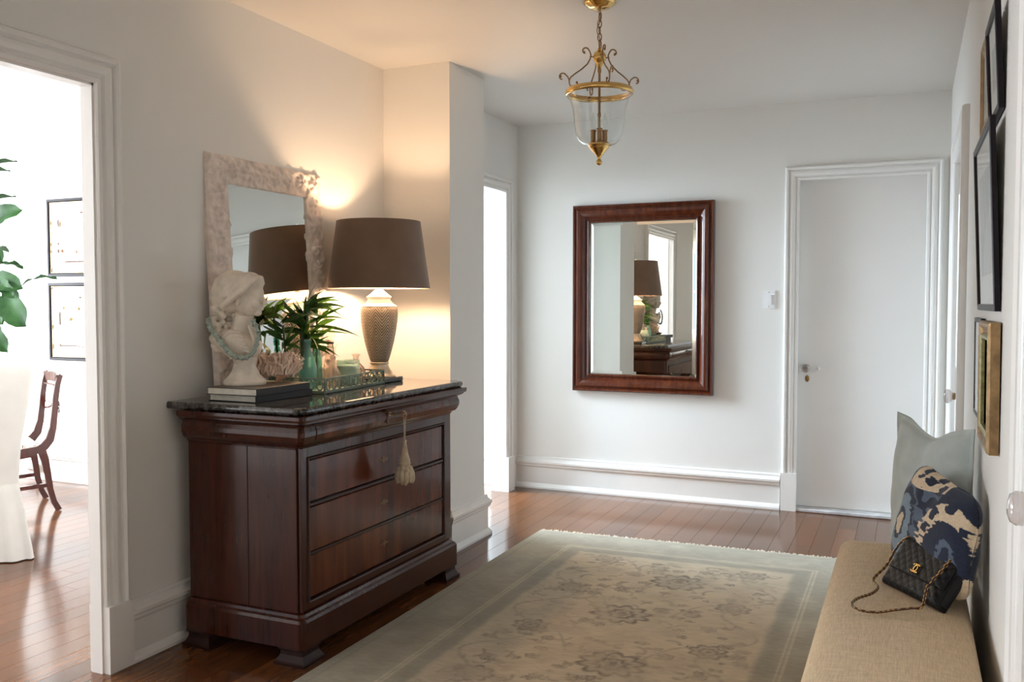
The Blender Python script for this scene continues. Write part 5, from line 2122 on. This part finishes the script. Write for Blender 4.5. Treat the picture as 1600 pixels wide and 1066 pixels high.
def seatfab():
    m = NT('cream_figured_fabric')
    v = m.coords()
    nz = m.noise(v, 22, 2, .5, 2.5)
    c = m.ramp(nz, [(.40, (.03, .025, .04)), (.44, (.74, .70, .63)), (.60, (.76, .72, .65)), (.63, (.55, .13, .05)), (.68, (.74, .70, .63))])
    m.base(c)
    m.b.inputs['Roughness'].default_value = .9
    return m.m


M['seat_fab'] = seatfab()
fw, sd = Vector((-.49, -.871, 0)).normalized(), Vector((-.871, .49, 0)).normalized()
cb0 = Vector((-4.968, 3.984, 0))
wc = thing('dining_chair', 'mahogany dining chair with patterned seat near the dining room wall', 'chair', cb0)


def Pc(f, w, z):
    return tuple(cb0 + fw * f + sd * w + Vector((0, 0, z)))


def ribbon(pts, tx, ty, name, mat='chair_wood', wdir=sd):
    """rectangular bar following (f, w, z) points; tx across the width, ty along the thickness in the plane"""
    m = MB()
    P = [Vector(Pc(*p)) for p in pts]
    vs = []
    for i, p in enumerate(P):
        t = (P[min(i + 1, len(P) - 1)] - P[max(i - 1, 0)]).normalized()
        a = wdir.normalized()
        b = t.cross(a).normalized()
        w_ = ty[i] if isinstance(ty, list) else ty
        for s1, s2 in ((-1, -1), (1, -1), (1, 1), (-1, 1)):
            vs.append(p + a * (tx * s1) + b * (w_ * s2))
    fs = [(3, 2, 1, 0), tuple(range(len(vs) - 4, len(vs)))]
    for i in range(len(P) - 1):
        for k in range(4):
            k2 = (k + 1) % 4
            fs.append((i * 4 + k, i * 4 + k2, i * 4 + 4 + k2, i * 4 + 4 + k))
    m.add(vs, fs)
    return m.build(name, mat, wc)


for w in (0.0, .44):
    ribbon([(-.088, w, .862), (-.080, w, .85), (-.067, w, .80), (-.055, w, .72), (-.046, w, .62), (-.036, w, .53), (-.016, w, .455), (.016, w, .415), (.07, w, .390)], .014,
           [.012, .015, .015, .016, .017, .019, .024, .026, .020], 'back_stile')
    ribbon([(.035, w, .40), (.015, w, .33), (.0, w, .24), (-.012, w, .14), (-.032, w, .06), (-.060, w, .002)], .016, [.026, .022, .018, .017, .016, .017], 'rear_leg')
    ribbon([(.42, w, .40), (.43, w, .3), (.435, w, .15), (.46, w, .002)], .016, [.022, .019, .016, .014], 'front_leg')
    ribbon([(.06, w, .388), (.2, w, .372), (.42, w, .378)], .013, .030, 'seat_rail')
    ribbon([(-.012, w, .168), (.43, w, .150)], .008, .012, 'stretcher')
for f, z, ln, h_ in ((-.072, .832, 'crest_rail', .030), (-.062, .783, 'crest_bead', .006)):
    n = 8
    P = [Vector(Pc(f - .03 * math.sin(PI * i / n), .44 * i / n, z)) for i in range(n + 1)]
    vs = []
    for p in P:
        for a, b in ((-.011, -h_), (.011, -h_), (.011, h_), (-.011, h_)):
            vs.append(p + fw * a + Vector((0, 0, b)))
    fs = [(3, 2, 1, 0), tuple(range(len(vs) - 4, len(vs)))]
    for i in range(n):
        for k in range(4):
            k2 = (k + 1) % 4
            fs.append((i * 4 + k, i * 4 + k2, i * 4 + 4 + k2, i * 4 + 4 + k))
    MB().add(vs, fs).build(ln, 'chair_wood', wc)
q = MB()
cc_ = (-.075, .22, .640)
poly = [(-.075, -.018), (-.055, -.038), (.055, -.038), (.075, -.018), (.075, .018), (.055, .038), (-.055, .038), (-.075, .018)]
q.prism(poly, -.009, .009, lambda a, b, h: Pc(cc_[0] - .02 + h, cc_[1] + a, cc_[2] + b))
q.build('splat_lozenge', 'chair_wood', wc)
for s in (-1, 1):
    q = MB()
    for e in (-1, 1):
        q.tube([Pc(-.095, .22 + s * .07, .640 + e * .008), Pc(-.09, .22 + s * .11, .640 + e * .004), Pc(-.075, .22 + s * .15, .640 + e * .018), Pc(-.060, .22 + s * .215, .640 + e * .024)], .0065, 8)
    q.ball(Pc(-.095, .22 + s * .07, .640), .012, 8, 6)
    q.build('splat_scroll', 'chair_wood', wc)
q = MB()
for (f0, f1, w0, w1) in ((.02, .045, 0, .44), (.40, .425, 0, .44)):
    q.prism([(f0, w0), (f1, w0), (f1, w1), (f0, w1)], .36, .41, lambda a, b, h: Pc(a, b, h))
q.build('cross_rail', 'chair_wood', wc)
q = MB()
vs, fs = [], []
for j in range(13):
    for i in range(13):
        s, t = i / 12 * 2 - 1, j / 12 * 2 - 1
        h = .405 + .048 * ((1 - s ** 4) * (1 - t ** 4)) ** .5
        vs.append(Pc(.225 + s * .205, .22 + t * .205, h))
for j in range(12):
    for i in range(12):
        k = j * 13 + i
        fs.append((k, k + 1, k + 14, k + 13))
q.add(vs, fs, True)
q.add([Pc(.02, .015, .405), Pc(.43, .015, .405), Pc(.43, .425, .405), Pc(.02, .425, .405)], [(0, 1, 2, 3)])
q.build('seat_pad', 'seat_fab', wc)

# fiddle-leaf fig
fg = thing('fiddle_leaf_fig', 'fiddle-leaf fig tree with large dark green leaves in dining room', 'plant', (-6.0, 4.12, 0))
M['bark'] = simple('fig_bark', (.14, .10, .07), .9, var=.2, vscale=30)
M['pot'] = simple('pale_basket', (.45, .36, .24), .9, var=.15, vscale=50, bump=.6, bscale=80)
M['soil'] = simple('soil', (.03, .022, .016), 1.0)
MB().lathe([(.15, .0), (.17, .01), (.20, .16), (.205, .30), (.195, .34), (.18, .34), (.185, .30), (.18, .28)], 32).build('pot', 'pot', fg, world=False)
MB().lathe([(.18, .275), (.12, .285), (.001, .29)], 24).build('soil', 'soil', fg, world=False)
m = MB()
m.tube([(0, 0, .28), (.02, .01, .7), (-.01, .02, 1.2), (.05, 0, 1.7), (.04, 0, 2.1)], [.022, .020, .016, .012, .007], 10)
m.tube([(0, .01, .9), (.12, .02, 1.1), (.22, .04, 1.35), (.25, .05, 1.55)], [.014, .012, .010, .006], 8)
m.tube([(-.01, .02, 1.1), (-.18, .0, 1.35), (-.25, -.02, 1.65)], [.013, .010, .006], 8)
m.build('trunk', 'bark', fg, world=False)


def fig_leaf(base, tip, W, nrm, curl=.12):
    b, tp = Vector(base) - Vector((-6.0, 4.12, 0)), Vector(tip) - Vector((-6.0, 4.12, 0))
    d = tp - b
    L = d.length
    dn = d.normalized()
    side = dn.cross(Vector(nrm)).normalized()
    up = side.cross(dn).normalized()
    m = MB()
    NSG, NW = 10, 6
    vs, fs = [], []
    for i in range(NSG + 1):
        t = i / NSG
        # fiddle shape: narrow waist, broad end
        w = W * .5 * (.42 * math.sin(PI * min(1, t * 1.6)) * (t < .62) + (math.sin(PI * max(0, min(1, (t - .15) / .87))) ** .75) * (.35 + .75 * t)) + .002
        if i in (0, NSG):
            w = .003
        for j in range(NW + 1):
            s = j / NW * 2 - 1
            z = up * (curl * L * (math.sin(PI * t) * .6) + abs(s) * w * .30 + .010 * math.sin(t * 16 + s * 2) * abs(s)) - Vector((0, 0, .10 * L * t * t))
            vs.append(b + dn * (L * t) + side * (s * w) + z)
    for i in range(NSG):
        for j in range(NW):
            k = i * (NW + 1) + j
            fs.append((k, k + 1, k + NW + 2, k + NW + 1))
    m.add(vs, fs, True)
    root = Vector((0.05, 0, max(.9, min(2.0, b.z - .05))))
    m.tube([b.lerp(root, .25), b], [.004, .004], 6)
    return m.build('leaf', 'fig_leaf', fg, world=False)


V_ = [((-5.76, 4.20, 1.83), (-5.40, 4.18, 1.975), .15, (.2, -1, .35)),
      ((-5.72, 4.16, 1.78), (-5.54, 4.14, 1.61), .10, (.3, -1, .5)),
      ((-5.70, 4.20, 1.57), (-5.45, 4.22, 1.575), .07, (0, -.3, 1)),
      ((-5.76, 4.15, 1.43), (-5.33, 4.12, 1.46), .18, (0, -1, .7)),
      ((-5.50, 4.22, 1.42), (-5.16, 4.24, 1.515), .05, (0, -.4, 1)),
      ((-5.55, 4.12, 1.465), (-5.36, 4.08, 1.375), .09, (0, -1, .5)),
      ((-5.55, 4.14, 1.40), (-5.28, 4.10, 1.20), .20, (.3, -1, .25)),
      ((-5.80, 4.18, 1.28), (-5.53, 4.16, 1.32), .16, (0, -1, .5)),
      ((-5.62, 4.12, 1.33), (-5.45, 4.06, 1.20), .10, (0, -1, .3)),
      ((-5.74, 4.16, 1.18), (-5.50, 4.13, 1.02), .13, (.4, -1, .4)),
      ((-5.80, 4.1, 1.14), (-5.62, 4.05, .96), .12, (0, -1, .4)),
      ((-5.84, 4.1, 1.02), (-5.56, 4.1, .97), .12, (0, -.6, 1))]
for q in V_:
    fig_leaf(*q)
rl = random.Random(17)
for i in range(30):
    a = rl.uniform(.6, 5.7)
    z = rl.uniform(.95, 2.25)
    r0, r1 = .10, rl.uniform(.34, .46)
    fig_leaf((-6.0 + r0 * math.cos(a), 4.12 + r0 * math.sin(a), z), (-6.0 + r1 * math.cos(a), 4.12 + min(.5, r1 * math.sin(a)), z + rl.uniform(-.12, .18)), rl.uniform(.14, .2), (0, 0, 1))
